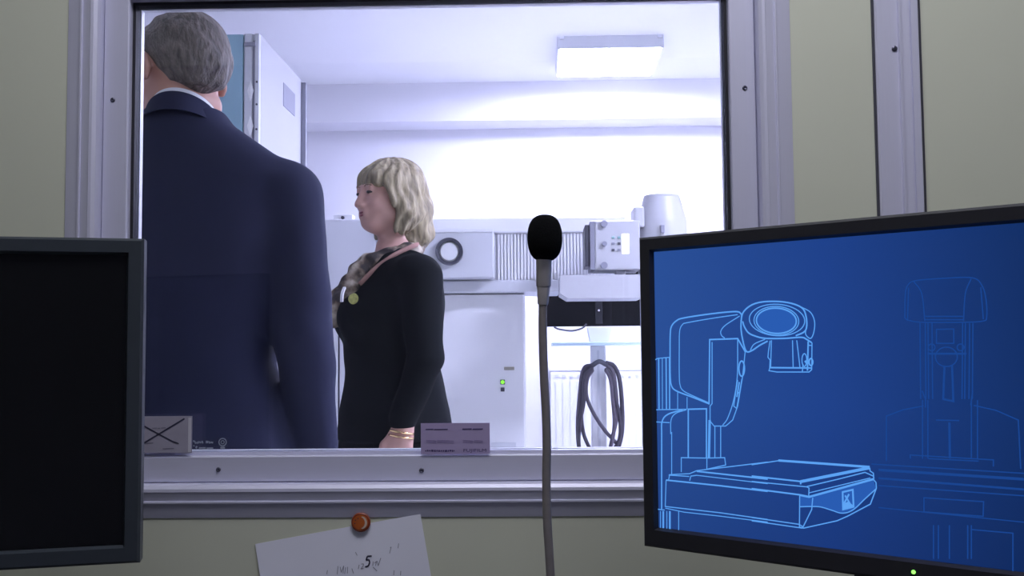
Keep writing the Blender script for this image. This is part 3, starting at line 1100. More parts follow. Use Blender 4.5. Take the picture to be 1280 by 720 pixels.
# tube housing: a turned body with a tapered shoulder
tc_ = P(832, 300, TY)
zt0, zt1 = P(832, 345, TY).z, P(832, 238, TY).z
rr = (P(864, 280, TY).x - P(800, 280, TY).x) / 2
H = zt1 - zt0
m4 = Matrix.Translation(Vector((tc_.x, TY + .11, zt0)))
obj('tube_housing', lathe(B(), [(rr * .7, 0), (rr * .97, .015), (rr, .05), (rr, H * .64), (rr * .99, H * .68), (rr * .74, H * .955)], 48, m4), M_TUBE, tub, world=True, smooth=True, angle=35)
obj('tube_cap', lathe(B(), [(rr * .74, H * .955 + .0005), (rr * .70, H * .985), (rr * .55, H), (rr * .2, H)], 48, m4), M_TUBE, tub, world=True, smooth=True, angle=35)
obj('mounting_collar', bpx(792, 258, 806, 284, TY + .03, TY + .18, .008), M_TUBE, tub, world=True)
obj('cable_gland', bpx(826, 281, 831, 291, TY - .012, TY + .02, .002), M_GREY, tub, world=True)
# tray under the head
a = P(700, 344, TY - .06)
b = P(804, 372, TY - .06)
ch = .02
obj('detector_tray', prism(B(), [(a.x, a.z), (b.x, a.z), (b.x, b.z), (a.x + ch * 1.6, b.z), (a.x, b.z + ch)], 'y', TY - .06, TY + .22), M_TUBE, tub, world=True)
obj('tray_bracket', bpx(770, 337, 782, 344, TY + .06, TY + .14, .002), M_GREYW, tub, world=True)
obj('support_arm', box(B(), (tc_.x - .05, TY + .12, a.z - .10), (tc_.x + .05, TY + .32, a.z + .03), .008), M_WHITE, tub, world=True)
obj('column', box(B(), (tc_.x - .07, TY + .24, .03), (tc_.x + .07, TY + .38, 1.60), .01), M_WHITE, tub, world=True)
obj('foot', box(B(), (tc_.x - .22, TY + .06, 0), (tc_.x + .22, TY + .56, .03), .008), M_GREY, tub, world=True)

# ---- black monitor on a cart behind the housing
KY = 5.06
kc = P(748, 420, KY)
cart = thing('monitor_cart', 'white column cart with glass shelf carrying a black monitor', 'cart', (kc.x, KY + .12, 0))
sy = P(748, 430.5, KY).z
obj('column', box(B(), (P(740, 500, KY).x, KY + .05, .04), (P(759, 500, KY).x, KY + .13, sy - .007), .006), M_WHITE, cart, world=True)
obj('column_groove', box(B(), (kc.x - .006, KY + .046, .06), (kc.x + .006, KY + .0495, sy - .03)), M_GREYW, cart, world=True)
M_SHELF = mat('frosted_blue_glass', (.62, .80, .88), .25, noise=.02)
obj('shelf', box(B(), (P(690, 430, KY).x, KY - .10, sy - .006), (P(806, 430, KY).x, KY + .25, sy + .011), .002), M_SHELF, cart, world=True, label='pale blue glass shelf')
a, b = P(734, 409, KY), P(764, 409, KY)
obj('bracket', prism(B(), [(a.x, a.z), (b.x, b.z), (b.x - .014, sy + .0115), (a.x + .014, sy + .0115)], 'y', KY - .03, KY + .10), M_BEAD, cart, world=True)
obj('base', box(B(), (kc.x - .26, KY - .16, .0), (kc.x + .26, KY + .34, .04), .01), M_GREYW, cart, world=True)
bmn = thing('black_monitor', 'black monitor seen from behind on the cart, below the x-ray tray', 'monitor', (kc.x, KY + .03, P(748, 409, KY).z))
z0 = P(748, 408, KY).z
xl, xrr = P(674, 400, KY).x, P(823, 400, KY).x
bk = obj('back_case', box(B(), (xl, KY, z0 + .001), (xrr, KY + .045, z0 + .36), .006), mat('matt_black_plastic', (0.006, 0.006, 0.007), 0.7, noise=0.1, spec=0.15), bmn, world=True)
obj('screen', box(B(), (xl + .015, KY + .0455, z0 + .02), (xrr - .015, KY + .050, z0 + .345)), M_DGREY, bmn, world=True)
obj('mount_plate', box(B(), (P(744, 390, KY).x, KY - .014, z0 + .012), (P(753, 390, KY).x, KY - .0005, z0 + .30), .002), mat('satin_black_metal', (0.018, 0.018, 0.022), 0.5, noise=0.1, spec=0.3), bmn, world=True)
c = P(748.5, 388, KY - .014)
obj('mount_screw', disc_y(B(), (c.x, c.z), .0055, KY - .018, KY - .0142, 12), M_CHROME, bmn, world=True)
obj('cable', tube(B(), catmull([P(693, 409, KY), P(699, 411.5, KY - .02), P(715, 413.5, KY - .02), P(728, 410, KY - .01), P(733, 405, KY - .004)], 6), .005, 8), M_DGREY, bmn, world=True, smooth=True)

# cable coil hung on the cart column
coil = thing('cable_coil', 'dark grey cable hung in long loops on the cart column', 'cable', (kc.x, KY - .02, .5))
loops = [
    [(741, 456), (729, 462), (724, 500), (722, 540), (727, 575), (742, 590)],
    [(741, 458), (732, 466), (727, 500), (728, 535), (737, 560), (752, 580)],
    [(741, 462), (734, 474), (733, 494), (741, 515), (756, 538), (772, 556), (782, 575)],
    [(757, 453), (768, 458), (775, 478), (778, 520), (776, 548), (766, 575), (752, 590)],
    [(757, 456), (766, 464), (770, 490), (771, 520), (766, 545), (758, 575), (742, 590)],
    [(757, 460), (764, 470), (769, 495), (775, 525), (774, 550), (764, 566)],
    [(757, 462), (763, 474), (766, 500), (768, 530), (764, 556), (754, 580)],
    [(741, 460), (731, 472), (730, 500), (725, 530), (724, 560), (734, 585)],
]
for i, L in enumerate(loops):
    yy = KY - .012 - .004 * i
    obj('cable_loop', tube(B(), catmull([P(px, py, yy) for px, py in L], 7), .0095 if i != 3 else .011, 10), mat('grey_cable', (.075, .068, .085), .6, noise=.1, spec=.3) if i % 2 else mat('taupe_cable', (.115, .10, .125), .6, noise=.1, spec=.3), coil, world=True, smooth=True)
obj('tie', tube(B(), catmull([P(740, 457, KY - .03), P(749, 452, KY - .045), P(758, 456, KY - .03)], 6), .012, 10), M_DGREY, coil, world=True, smooth=True)

# ---- panel radiator on the back wall
RY = YW_ - .09
rx0, rx1 = P(688, 500, RY).x, P(905, 500, RY).x
rz1 = P(740, 461, RY).z
rz0 = .35
rad = thing('radiator', 'white panel radiator on the back wall behind the cart', 'radiator', ((rx0 + rx1) / 2, RY + .04, rz0))
bm = B()
box(bm, (rx0, RY, rz0), (rx1, RY + .02, rz1 - .012), .004)
x = rx0 + .03
while x < rx1 - .03:
    box(bm, (x, RY - .006, rz0 + .04), (x + .022, RY, rz1 - .07), .0)
    x += .042
obj('front_panel', bm, M_WHITE, rad, world=True)
obj('rear_panel', box(B(), (rx0, RY + .06, rz0), (rx1, RY + .085, rz1 - .012), .004), M_WHITE, rad, world=True)
tg = obj('top_grille', box(B(), (rx0 - .003, RY - .003, rz1 - .011), (rx1 + .003, RY + .088, rz1), .002), M_WHITE, rad, world=True)
bm = B()
x = rx0 + .03
while x < rx1 - .03:
    box(bm, (x, RY - .0075, rz1 - .045), (x + .018, RY - .0005, rz1 - .032))
    x += .042
obj('slots', bm, M_GREYW, rad, world=True)['kind'] = 'stuff'
obj('side_panel', box(B(), (rx0 - .002, RY + .021, rz0), (rx0 + .002, RY + .0595, rz1 - .012)), M_WHITE, rad, world=True)
obj('wall_bracket', box(B(), (rx0 + .2, RY + .0852, rz0 + .1), (rx0 + .24, YW_ - .0005, rz0 + .5)), M_GREY, rad, world=True)

# ================================================================== CONTROL ROOM THINGS
DZ = .74
desk = thing('desk', 'dark grey desk under the observation window carrying the monitors', 'desk', (.1, .95, 0))
obj('worktop', box(B(), (-1.2, .62, DZ - .03), (1.4, 1.385, DZ), .003), M_DESK, desk, world=True)
for x in (-1.18, 1.36):
    obj('side_panel', box(B(), (x, .66, 0), (x + .022, 1.37, DZ - .0305)), M_DESK, desk, world=True)
obj('modesty_panel', box(B(), (-1.157, 1.34, .25), (1.359, 1.36, DZ - .0305)), M_DESK, desk, world=True)

# control room ceiling light, behind the camera
cl = thing('ceiling_light', 'flat ceiling light in the control room behind the viewer', 'ceiling light', (.15, .58, ZC))
obj('housing', box(B(), (-.62, -.32, -.06), (.62, .32, -.001), .006), M_GREYW, cl)
obj('diffuser', box(B(), (-.58, -.28, -.066), (.58, .28, -.0605)), emit('control_lamp_diffuser', DESK_TINT, DESK_LAMP), cl)


# ---- monitors
def monitor(name, label, corner_top, dirv, width, height, bez, bezb, frame_mat, from_left, screen_mat, dz):
    """corner_top: the top corner nearest the window; dirv: unit vector along the width, to the right"""
    psi = math.atan2(dirv.y, dirv.x)
    left = corner_top if from_left else corner_top - dirv * width
    cen = left + dirv * (width / 2)
    t = thing(name, label, 'monitor', (cen.x, cen.y, DZ), psi)
    ztop = corner_top.z - DZ
    z0 = ztop - height
    hw = width / 2
    # bezel: a frame with a sloped inner lip
    bm = B()
    o_ = [(-hw, z0), (hw, z0), (hw, ztop), (-hw, ztop)]
    i_ = [(-hw + bez, z0 + bezb), (hw - bez, z0 + bezb), (hw - bez, ztop - bez), (-hw + bez, ztop - bez)]
    lip = .0025
    i2 = [(-hw + bez + lip, z0 + bezb + lip), (hw - bez - lip, z0 + bezb + lip), (hw - bez - lip, ztop - bez - lip), (-hw + bez + lip, ztop - bez - lip)]
    c_ = .003
    o2 = [(-hw + c_, z0 + c_), (hw - c_, z0 + c_), (hw - c_, ztop - c_), (-hw + c_, ztop - c_)]
    loops_ = [[(x, .030, z) for x, z in o_], [(x, .004, z) for x, z in o_], [(x, 0, z) for x, z in o2], [(x, 0, z) for x, z in i_], [(x, .006, z) for x, z in i2], [(x, .030, z) for x, z in i2]]
    V = [[bm.verts.new(p) for p in L] for L in loops_]
    for k in range(len(V)):
        n = (k + 1) % len(V)
        for q in range(4):
            r = (q + 1) % 4
            bm.faces.new((V[k][q], V[k][r], V[n][r], V[n][q]))
    obj('bezel', bm, frame_mat, t)
    s = obj('screen', box(B(), (-hw + bez + lip + .0002, .007, z0 + bezb + lip + .0002), (hw - bez - lip - .0002, .012, ztop - bez - lip - .0002)), screen_mat, t)
    bm = B()
    fr = [(-hw + .004, z0 + .004), (hw - .004, z0 + .004), (hw - .004, ztop - .004), (-hw + .004, ztop - .004)]
    bk_ = [(-hw * .6, z0 + .07), (hw * .6, z0 + .07), (hw * .6, ztop - .06), (-hw * .6, ztop - .06)]
    v1 = [bm.verts.new((x, .0305, z)) for x, z in fr]
    v2 = [bm.verts.new((x, .040, z)) for x, z in fr]
    v3 = [bm.verts.new((x, .065, z)) for x, z in bk_]
    bm.faces.new(v1)
    bm.faces.new(v3[::-1])
    for q in range(4):
        r = (q + 1) % 4
        bm.faces.new((v1[q], v1[r], v2[r], v2[q]))
        bm.faces.new((v2[q], v2[r], v3[r], v3[q]))
    obj('back_shell', bm, frame_mat, t)
    obj('stand_neck', box(B(), (-.055, .066, .012), (.055, .100, z0 + .22), .006), frame_mat, t)
    obj('stand_base', box(B(), (-.13, -.03, 0), (.13, .15, .0115), .004), frame_mat, t)
    return t, s, z0, ztop, hw


# left monitor, switched off
def solve_y(px, py, z):
    d = ray(px, py)
    s = (z - CAM.z) / d.z
    return CAM + d * s


lt = P(180, 298, 1.150)
ll = solve_y(0, 295.0, lt.z)
dl = Vector((lt.x - ll.x, lt.y - ll.y, 0)).normalized()
if abs(math.degrees(math.atan2(dl.y, dl.x)) - 20) > 6:
    dl = Vector((math.cos(math.radians(20)), math.sin(math.radians(20)), 0))
lh = lt.z - P(178, 704, 1.150).z
M_OFF = mat('switched_off_screen', (.006, .0065, .007), .22, noise=.1, scale=4, spec=.3)
lm, ls, _, _, _ = monitor('left_monitor'.replace('left_', 'switched_off_'), 'black switched off monitor with slate grey frame', lt, dl, .56, lh, .0165, .018, M_SLATE, False, M_OFF, 0)

# right monitor with the blue drawing
rt = P(797, 297, 1.20)
r2 = solve_y(1280, 253, rt.z)
dr_ = Vector((r2.x - rt.x, r2.y - rt.y, 0)).normalized()
rh = rt.z - P(800, 683, 1.20).z


def screen_material():
    m = bpy.data.materials.new('blue_screen_image')
    m.use_nodes = True
    nt = m.node_tree
    nt.nodes.remove(nt.nodes['Principled BSDF'])
    tc = nt.nodes.new('ShaderNodeTexCoord')
    sp = nt.nodes.new('ShaderNodeSeparateXYZ')
    nt.links.new(tc.outputs['Generated'], sp.inputs[0])
    r1 = nt.nodes.new('ShaderNodeValToRGB')
    e = r1.color_ramp.elements
    e[0].position, e[0].color = 0.0, (*srgb(40, 78, 150), 1)
    e[1].position, e[1].color = 0.80, (*srgb(14, 44, 98), 1)
    x = e.new(.40)
    x.color = (*srgb(28, 64, 138), 1)
    nt.links.new(sp.outputs['X'], r1.inputs['Fac'])
    r2_ = nt.nodes.new('ShaderNodeValToRGB')
    e = r2_.color_ramp.elements
    e[0].position, e[0].color = 0.0, (.72, .74, .78, 1)
    e[1].position, e[1].color = 0.45, (1, 1, 1, 1)
    nt.links.new(sp.outputs['Z'], r2_.inputs['Fac'])
    mx = nt.nodes.new('ShaderNodeMix')
    mx.data_type = 'RGBA'
    mx.blend_type = 'MULTIPLY'
    mx.inputs[0].default_value = 1
    nt.links.new(r1.outputs[0], mx.inputs[6])
    nt.links.new(r2_.outputs[0], mx.inputs[7])
    em = nt.nodes.new('ShaderNodeEmission')
    nt.links.new(mx.outputs[2], em.inputs[0])
    gl = nt.nodes.new('ShaderNodeBsdfGlossy')
    gl.inputs['Roughness'].default_value = .3
    gl.inputs[0].default_value = (.03, .03, .03, 1)
    ad = nt.nodes.new('ShaderNodeAddShader')
    nt.links.new(em.outputs[0], ad.inputs[0])
    nt.links.new(gl.outputs[0], ad.inputs[1])
    nt.links.new(ad.outputs[0], nt.nodes['Material Output'].inputs[0])
    return m


rm, rs, rz0_, rzt, rhw = monitor('display_monitor', 'large black monitor showing a blue line drawing of an imaging machine', rt, dr_, .56, rh, .0155, .0205, M_BLACKPL, True, screen_material(), 0)
RM = base_of(rm)
RMI = RM.inverted()


def on_screen(px, py):
    o_ = RMI @ CAM
    d = RMI.to_3x3() @ ray(px, py)
    t = (.007 - o_.y) / d.y
    p = o_ + d * t
    return Vector((p.x, p.z))


def strokes(bm, lines, wdef, y):
    for L in lines:
        pts, wd, smooth_, closed = L
        q = [Vector(on_screen(*p)) for p in pts]
        if smooth_:
            q = [Vector((v.x, v.y)) for v in catmull([v.to_3d() for v in q], 6)]
        n = len(q)
        rows = []
        for i in range(n):
            if closed:
                a, b = q[(i - 1) % n], q[(i + 1) % n]
                d0, d1 = (q[i] - a), (b - q[i])
            else:
                d0 = q[i] - q[i - 1] if i else q[1] - q[0]
                d1 = q[i + 1] - q[i] if i < n - 1 else d0
            if d0.length < 1e-9:
                d0 = d1
            if d1.length < 1e-9:
                d1 = d0
            d0, d1 = d0.normalized(), d1.normalized()
            n0 = Vector((-d0.y, d0.x))
            n1 = Vector((-d1.y, d1.x))
            m_ = n0 + n1
            m_ = m_.normalized() if m_.length > .3 else n0
            k = 1 / max(.5, m_.dot(n0))
            h = m_ * (wd or wdef) * .5 * k
            rows.append((bm.verts.new((q[i].x + h.x, y, q[i].y + h.y)), bm.verts.new((q[i].x - h.x, y, q[i].y - h.y))))
        for i in range(n if closed else n - 1):
            j = (i + 1) % n
            bm.faces.new((rows[i][0], rows[i][1], rows[j][1], rows[j][0]))
    return bm


def fills(bm, polys, y):
    for p in polys:
        bm.faces.new([bm.verts.new((v.x, y, v.y)) for v in (on_screen(*q) for q in p)])
    return bm


def zoomed(x0, y0, s):
    def L(pts, wd=None, smooth_=False, closed=False):
        return ([(x0 + u / s, y0 + v / s) for u, v in pts], wd, smooth_, closed)
    return L


def ell_pts(cx, cy, rx, ry, n=40, tilt=0.0):
    out = []
    for i in range(n):
        a = 2 * math.pi * i / n
        x, y = rx * math.cos(a), ry * math.sin(a)
        out.append((cx + x * math.cos(tilt) - y * math.sin(tilt), cy + x * math.sin(tilt) + y * math.cos(tilt)))
    return out


T, W1 = .0017, .00115
A = zoomed(800, 360, 4)
C_ = zoomed(800, 540, 4)
D_ = zoomed(940, 560, 6)
E_ = zoomed(900, 360, 6)
lines = [
    A([(350, 580), (270, 548), (185, 515), (160, 490), (153, 440), (152, 330), (153, 230), (160, 190), (185, 163), (220, 150), (350, 130), (480, 118), (510, 132)], T, True),
    A([(350, 576), (280, 545), (220, 515), (202, 485), (198, 430), (198, 300), (200, 215), (215, 182), (240, 173), (360, 152), (490, 133)], None, True),
    A([(500, 140), (430, 185), (406, 215), (410, 238), (425, 250)], None, True),
    A([(347, 575), (350, 258), (490, 253), (530, 322)], T),
    A([(490, 255), (488, 440), (470, 560), (440, 650), (415, 686)], None, True),
    A([(527, 322), (515, 440), (490, 590), (465, 660), (430, 690), (372, 690), (352, 665), (352, 590), (362, 578), (362, 270)], None, False),
    A(ell_pts(510, 403, 14, 38, 24), T, False, True),
    A([(490, 460), (470, 590), (485, 602), (511, 455)], None),
    A([(498, 470), (486, 545), (495, 520)], T),
    A([(55, 372), (90, 352), (155, 346)], None),
    A([(95, 352), (97, 605)], T), A([(113, 350), (114, 605)], .001), A([(132, 348), (134, 605)], T), A([(149, 346), (150, 605)], T),
    A([(55, 609), (235, 606)], None), A([(55, 668), (150, 673)], None),
    A([(235, 608), (180, 627), (157, 660), (155, 730)], None, True), A([(215, 608), (140, 632), (112, 668), (110, 730)], T, True),
    A([(190, 518), (190, 605)], .001), A([(237, 545), (237, 605)], .001),
    A([(243, 850), (243, 606), (334, 604), (334, 850)], T), A([(350, 660), (346, 850)], .0030), A([(376, 690), (376, 848)]), A([(405, 690), (405, 848)]),
    C_([(110, 0), (110, 385)], T), C_([(160, 0), (160, 210)]),
    C_([(208, 200), (208, 128), (332, 130), (425, 128), (430, 165), (336, 186), (336, 132)], None),
    C_([(145, 238), (150, 213), (250, 208), (285, 193)], None), C_([(250, 243), (256, 220), (285, 216)], None),
    C_([(285, 193), (460, 172), (640, 150)], None), C_([(285, 196), (640, 235)], T), C_([(285, 216), (640, 258)], .001),
    C_([(145, 215), (248, 222)], None),
    C_([(132, 240), (400, 268), (640, 296)], T), C_([(132, 240), (128, 372), (400, 403), (640, 437)]), C_([(128, 380), (220, 400), (400, 420), (640, 450)], .001),
    C_([(60, 382), (125, 390)], None),
] + [C_([(x, 395), (x, 492)], wd) for x, wd in ((104, .0010), (118, .0022), (136, .0010), (151, .0022), (195, .0010))] + [
    D_([(0, 125), (200, 95)], None), D_([(200, 93), (540, 117), (885, 142)], .0024), D_([(885, 148), (365, 252)], .0030), D_([(365, 250), (0, 210)], T),
    D_([(365, 250), (368, 272)], T), D_([(0, 250), (415, 291), (430, 300), (428, 362)], None), D_([(0, 304), (358, 350), (430, 366)], T),
    D_([(415, 288), (640, 235), (850, 182), (915, 212)], None), D_([(430, 336), (890, 224)], .001), D_([(360, 352), (430, 366), (915, 232)], .0022),
    D_([(885, 170), (912, 188), (916, 232)], None), D_([(885, 148), (888, 172)], None),
    D_([(360, 352), (358, 592), (390, 600), (640, 545), (720, 510), (890, 420), (935, 300), (932, 258), (910, 232)], None),
    D_([(360, 440), (450, 438), (520, 442), (600, 466), (680, 488), (760, 463), (850, 380), (930, 308)], None, True),
    D_([(458, 372), (450, 460), (385, 592)], None), D_([(0, 520), (358, 572)], None), D_([(0, 545), (380, 600)], None), D_([(360, 575), (388, 592)], None),
    D_([(682, 330), (758, 312), (764, 440), (685, 460)], .0018, False, True), D_([(690, 420), (730, 345)], .0018), D_([(700, 355), (745, 430)], .0018),
    E_([(160, 250), (175, 185), (230, 133), (310, 106), (430, 101), (540, 116), (620, 152), (648, 215), (652, 290), (632, 330), (570, 358)], T, True),
    E_([(172, 250), (185, 290), (215, 335), (265, 360), (340, 377), (480, 378), (610, 370), (650, 384), (690, 410)], T, True),
    E_([(165, 200), (160, 300), (175, 400), (200, 474), (240, 470), (300, 430), (360, 398)], T, True),
    E_([(230, 465), (260, 420), (340, 385)], None, True),
    E_(ell_pts(430, 240, 208, 118, 44, .06), None, False, True), E_(ell_pts(425, 246, 168, 108, 44, .05), None, False, True), E_(ell_pts(425, 246, 150, 95, 44, .05), T, False, True),
    E_([(610, 142), (680, 182), (711, 250), (706, 330), (682, 378), (645, 348), (650, 290)], None, True),
    E_([(378, 395), (365, 480), (362, 520), (378, 540), (375, 600), (370, 620), (430, 630), (670, 630), (690, 612), (692, 410)], None),
    E_([(388, 392), (382, 595)], None), E_([(375, 597), (690, 600)], T), E_([(546, 392), (551, 595)], None), E_([(578, 392), (602, 595)], None),
    E_([(664, 400), (658, 620)], T), E_(ell_pts(635, 540, 18, 48, 20), None, False, True), E_(ell_pts(684, 555, 14, 26, 20), T, False, True),
    E_([(625, 570), (620, 625)], None), E_([(640, 545), (652, 562)], .0024), E_([(664, 430), (690, 430)], None),
]
faint = []
Q1 = zoomed(1100, 330, 3.79)
Q2 = zoomed(1080, 500, 3.275)
faint += [
    Q1([(118, 255), (120, 150), (130, 105), (165, 80), (300, 68), (440, 66), (485, 105), (503, 170), (506, 250), (490, 270), (400, 276), (200, 276), (130, 266)], None, True, True),
    Q1([(160, 82), (198, 140), (213, 270)], None, True), Q1([(432, 70), (405, 140), (396, 270)], None, True), Q1([(136, 112), (131, 264)]), Q1([(478, 110), (490, 262)]),
    Q1([(215, 248), (396, 248)]), Q1([(215, 264), (396, 264)]),
    Q1([(268, 310), (350, 308), (350, 376), (268, 376)], None, False, True), Q1([(225, 425), (410, 425)], .002), Q1(ell_pts(315, 440, 52, 46, 26), None, False, True),
    Q1([(306, 482), (300, 640), (348, 650), (342, 482)], .0020), Q1(ell_pts(245, 395, 16, 16, 16), None, False, True), Q1(ell_pts(382, 395, 16, 16, 16), None, False, True),
    Q1([(200, 600), (216, 640), (216, 680)]), Q1([(440, 600), (430, 670)]),
] + [Q1([(x, 280), (x + (3 if x < 300 else -3), 640)]) for x in (190, 215, 228, 247, 392, 405, 425, 441)] + [
    Q2([(92, 250), (92, 66), (160, 40), (245, 24)]), Q2([(450, 22), (540, 42), (632, 82), (642, 282)]), Q2([(190, 240), (190, 225), (530, 245), (530, 272)]),
    Q2([(295, 82), (390, 84)]), Q2([(350, 92), (352, 240)], .0022), Q2([(265, 240), (470, 250)]),
    Q2([(30, 262), (655, 300)]), Q2([(60, 286), (655, 324)], .0026), Q2([(60, 320), (655, 366)], .0020), Q2([(60, 350), (655, 392)]), Q2([(60, 440), (655, 500)], .001),
    Q2([(246, 400), (490, 416), (488, 476), (246, 458)], None, False, True), Q2([(440, 530), (610, 545), (610, 700)]),
] + [Q2([(x, 0), (x, 240)]) for x in (240, 262, 440, 465)] + [Q2([(x, 512), (x, 650)]) for x in (285, 305, 350, 425, 440)]

M_LINE = emit('drawing_line_blue', srgb(92, 162, 244), 1.0)
M_FAINT = emit('faint_line_blue', srgb(27, 69, 143), 1.0)
M_FILL = emit('drawing_fill_blue', srgb(42, 92, 178), 1.0)
M_FILL2 = emit('drawing_logo_fill', srgb(96, 165, 245), 1.0)
ff = lambda z: [z[0]]
poly = []
poly += ff(E_(ell_pts(425, 246, 150, 95, 30, .05)))
poly += ff(D_([(360, 355), (430, 368), (912, 235), (930, 300), (760, 462), (680, 486), (600, 464), (520, 440), (362, 438)]))
for pq in poly:
    obj('drawing_fill', fills(B(), [pq], .0067), M_FILL, rs)
obj('logo_mark', fills(B(), ff(D_([(686, 425), (700, 412), (725, 400), (755, 425), (762, 440), (686, 458)])), .0063), M_FILL2, rs)
obj('faint_line_drawing', strokes(B(), faint, .0012, .0066), M_FAINT, rs)
obj('line_drawing', strokes(B(), lines, W1, .0062), M_LINE, rs)
lp_ = RMI @ P(1142, 715, 1.0)
o_ = RMI @ CAM
d_ = RMI.to_3x3() @ ray(1142, 715)
q = o_ + d_ * ((0 - o_.y) / d_.y)
obj('power_light', disc_y(B(), (q.x, q.z), .0020, -.0008, .0005, 14), emit('green_power_light', (.25, 1, .12), 2.2), rm, label='green power light')

# ---- gooseneck microphone
MYD = 1.0
mb = P(688, 740, MYD)
mic = thing('gooseneck_microphone', 'gooseneck desk microphone with black foam windscreen in front of the window', 'microphone', (mb.x, MYD, DZ))
wc = P(681, 297.5, MYD)
pp = 1.0 / F
bm = B()
prof = []
for i in range(17):
    a = -math.pi / 2 + math.pi * i / 16
    ca, sa = math.cos(a), math.sin(a)
    rr_ = 22 * pp * (abs(ca) ** .72) * (1 - .06 * sa * (1 if sa < 0 else .3) if False else 1)
    prof.append((max(rr_, .0006), 29.5 * pp * math.copysign(abs(sa) ** .9, sa)))
lathe(bm, prof, 40, Matrix.Translation(wc))
obj('foam_windscreen', bm, M_FOAM, mic, world=True, smooth=True)
f0, f1, f2 = P(680, 323, MYD), P(679.5, 358, MYD), P(678.5, 381, MYD)
obj('capsule_sleeve', tube(B(), [f0, f0.lerp(f1, .97), f1], [10 * pp, 9.4 * pp, 9.0 * pp], 28), M_GUN, mic, world=True, smooth=True, angle=40)
obj('taper_collar', tube(B(), [f1, f1.lerp(f2, .1), f1.lerp(f2, .9), f2], [8.3 * pp, 8.3 * pp, 6.8 * pp, 6.2 * pp], 28), M_GUN, mic, world=True, smooth=True, angle=40)
neck = [P(678.5, 379, MYD), P(678.5, 420, MYD), P(680, 470, MYD), P(682.5, 520, MYD), P(683.5, 560, MYD), P(683, 600, MYD), P(684, 650, MYD), P(687, 700, MYD), P(688.5, 740, MYD), Vector((mb.x, MYD, DZ + .05))]
obj('gooseneck', tube(B(), catmull(neck, 8), 5.4 * pp, 18), M_GOOSE, mic, world=True, smooth=True)
obj('base', lathe(B(), [(.055, 0), (.055, .018), (.048, .026), (.016, .032), (.010, .055), (.0075, .060)], 32, Matrix.Translation(Vector((mb.x, MYD, DZ + .0005)))), M_BLACKPL, mic, world=True, smooth=True, angle=30)

# ---- paper note hanging on the wall under the window
PY_ = WY - .0015
tl, tr_ = P(319, 680, PY_), P(526, 642, PY_)
ux = (tr_ - tl)
wp = ux.length
ang = math.atan2(ux.z, ux.x)
note = thing('paper_note', 'tilted white paper with faint handwriting hanging below the window', 'paper', (tl.x, WY, tl.z))
bm = B()
nx_, nz_ = 12, 14
hp = wp * 1.0


def paper_pt(u, v, off=0.0):
    """u across, v down; the free corners curl off the wall a little"""
    x = u * wp
    z = -v * hp
    y = -.0018 - .0025 * math.sin(u * math.pi) * v - .016 * (u ** 3) * (v ** 1.2) - .012 * ((1 - u) ** 3) * (v ** 1.2) - off - .004 * max(0, u - .8) * 5 * (1 - v)
    return Vector((x * math.cos(ang) - z * math.sin(ang), y, x * math.sin(ang) + z * math.cos(ang)))


g = [[bm.verts.new(paper_pt(i / nx_, j / nz_)) for j in range(nz_ + 1)] for i in range(nx_ + 1)]
g2 = [[bm.verts.new(paper_pt(i / nx_, j / nz_) + Vector((0, .0004, 0))) for j in range(nz_ + 1)] for i in range(nx_ + 1)]
for i in range(nx_):
    for j in range(nz_):
        bm.faces.new((g[i][j], g[i + 1][j], g[i + 1][j + 1], g[i][j + 1]))
        bm.faces.new((g2[i][j + 1], g2[i + 1][j + 1], g2[i + 1][j], g2[i][j]))
rim = [g[i][0] for i in range(nx_ + 1)] + [g[nx_][j] for j in range(1, nz_ + 1)] + [g[i][nz_] for i in range(nx_ - 1, -1, -1)] + [g[0][j] for j in range(nz_ - 1, 0, -1)]
rim2 = [g2[i][0] for i in range(nx_ + 1)] + [g2[nx_][j] for j in range(1, nz_ + 1)] + [g2[i][nz_] for i in range(nx_ - 1, -1, -1)] + [g2[0][j] for j in range(nz_ - 1, 0, -1)]
for i in range(len(rim)):
    j = (i + 1) % len(rim)
    bm.faces.new((rim[i], rim2[i], rim2[j], rim[j]))
obj('sheet', bm, M_PAPER, note, smooth=True, angle=60)


def paper_uv(px, py):
    q = P(px, py, PY_) - tl
    x = q.x * math.cos(ang) + q.z * math.sin(ang)
    z = -q.x * math.sin(ang) + q.z * math.cos(ang)
    return x / wp, -z / hp


def pen(bm, pts, wd):
    q = [paper_uv(*p) for p in pts]
    for i in range(len(q) - 1):
        a, b = paper_pt(*q[i], .0006), paper_pt(*q[i + 1], .0006)
        d = (b - a)
        n = Vector((-d.z, 0, d.x)).normalized() * wd * .5
        bm.faces.new([bm.verts.new(v) for v in (a + n, a - n, b - n, b + n)])


bm = B()
Z_ = lambda L: [(300 + u / 4.923, 630 + v / 4.923) for u, v in L]
for L in ([(812, 318), (785, 320), (778, 345)], [(778, 345), (795, 340), (800, 358), (792, 378), (772, 386)]):
    pen(bm, Z_(L), .0020)
obj('figure', bm, M_INK, note, label='dark handwritten figure 5')
bm = B()
for L in ([(735, 372), (730, 398)], [(748, 368), (762, 366), (760, 378), (745, 398), (762, 394)], [(822, 352), (818, 378)], [(830, 362), (842, 350), (836, 378)], [(845, 348), (852, 378), (868, 330)],
          [(925, 268), (932, 262), (922, 302)], [(978, 240), (974, 270)], [(605, 380), (600, 430)], [(618, 385), (625, 420), (640, 378), (636, 425)], [(652, 388), (646, 428)], [(664, 385), (662, 425)],
          [(540, 405), (536, 430)], [(712, 295), (722, 315)], [(820, 385), (845, 410)], [(950, 405), (948, 435)], [(992, 408), (990, 435)], [(690, 395), (700, 425)]):
    pen(bm, Z_(L), .0010)
obj('handwriting', bm, M_PENCIL, note)

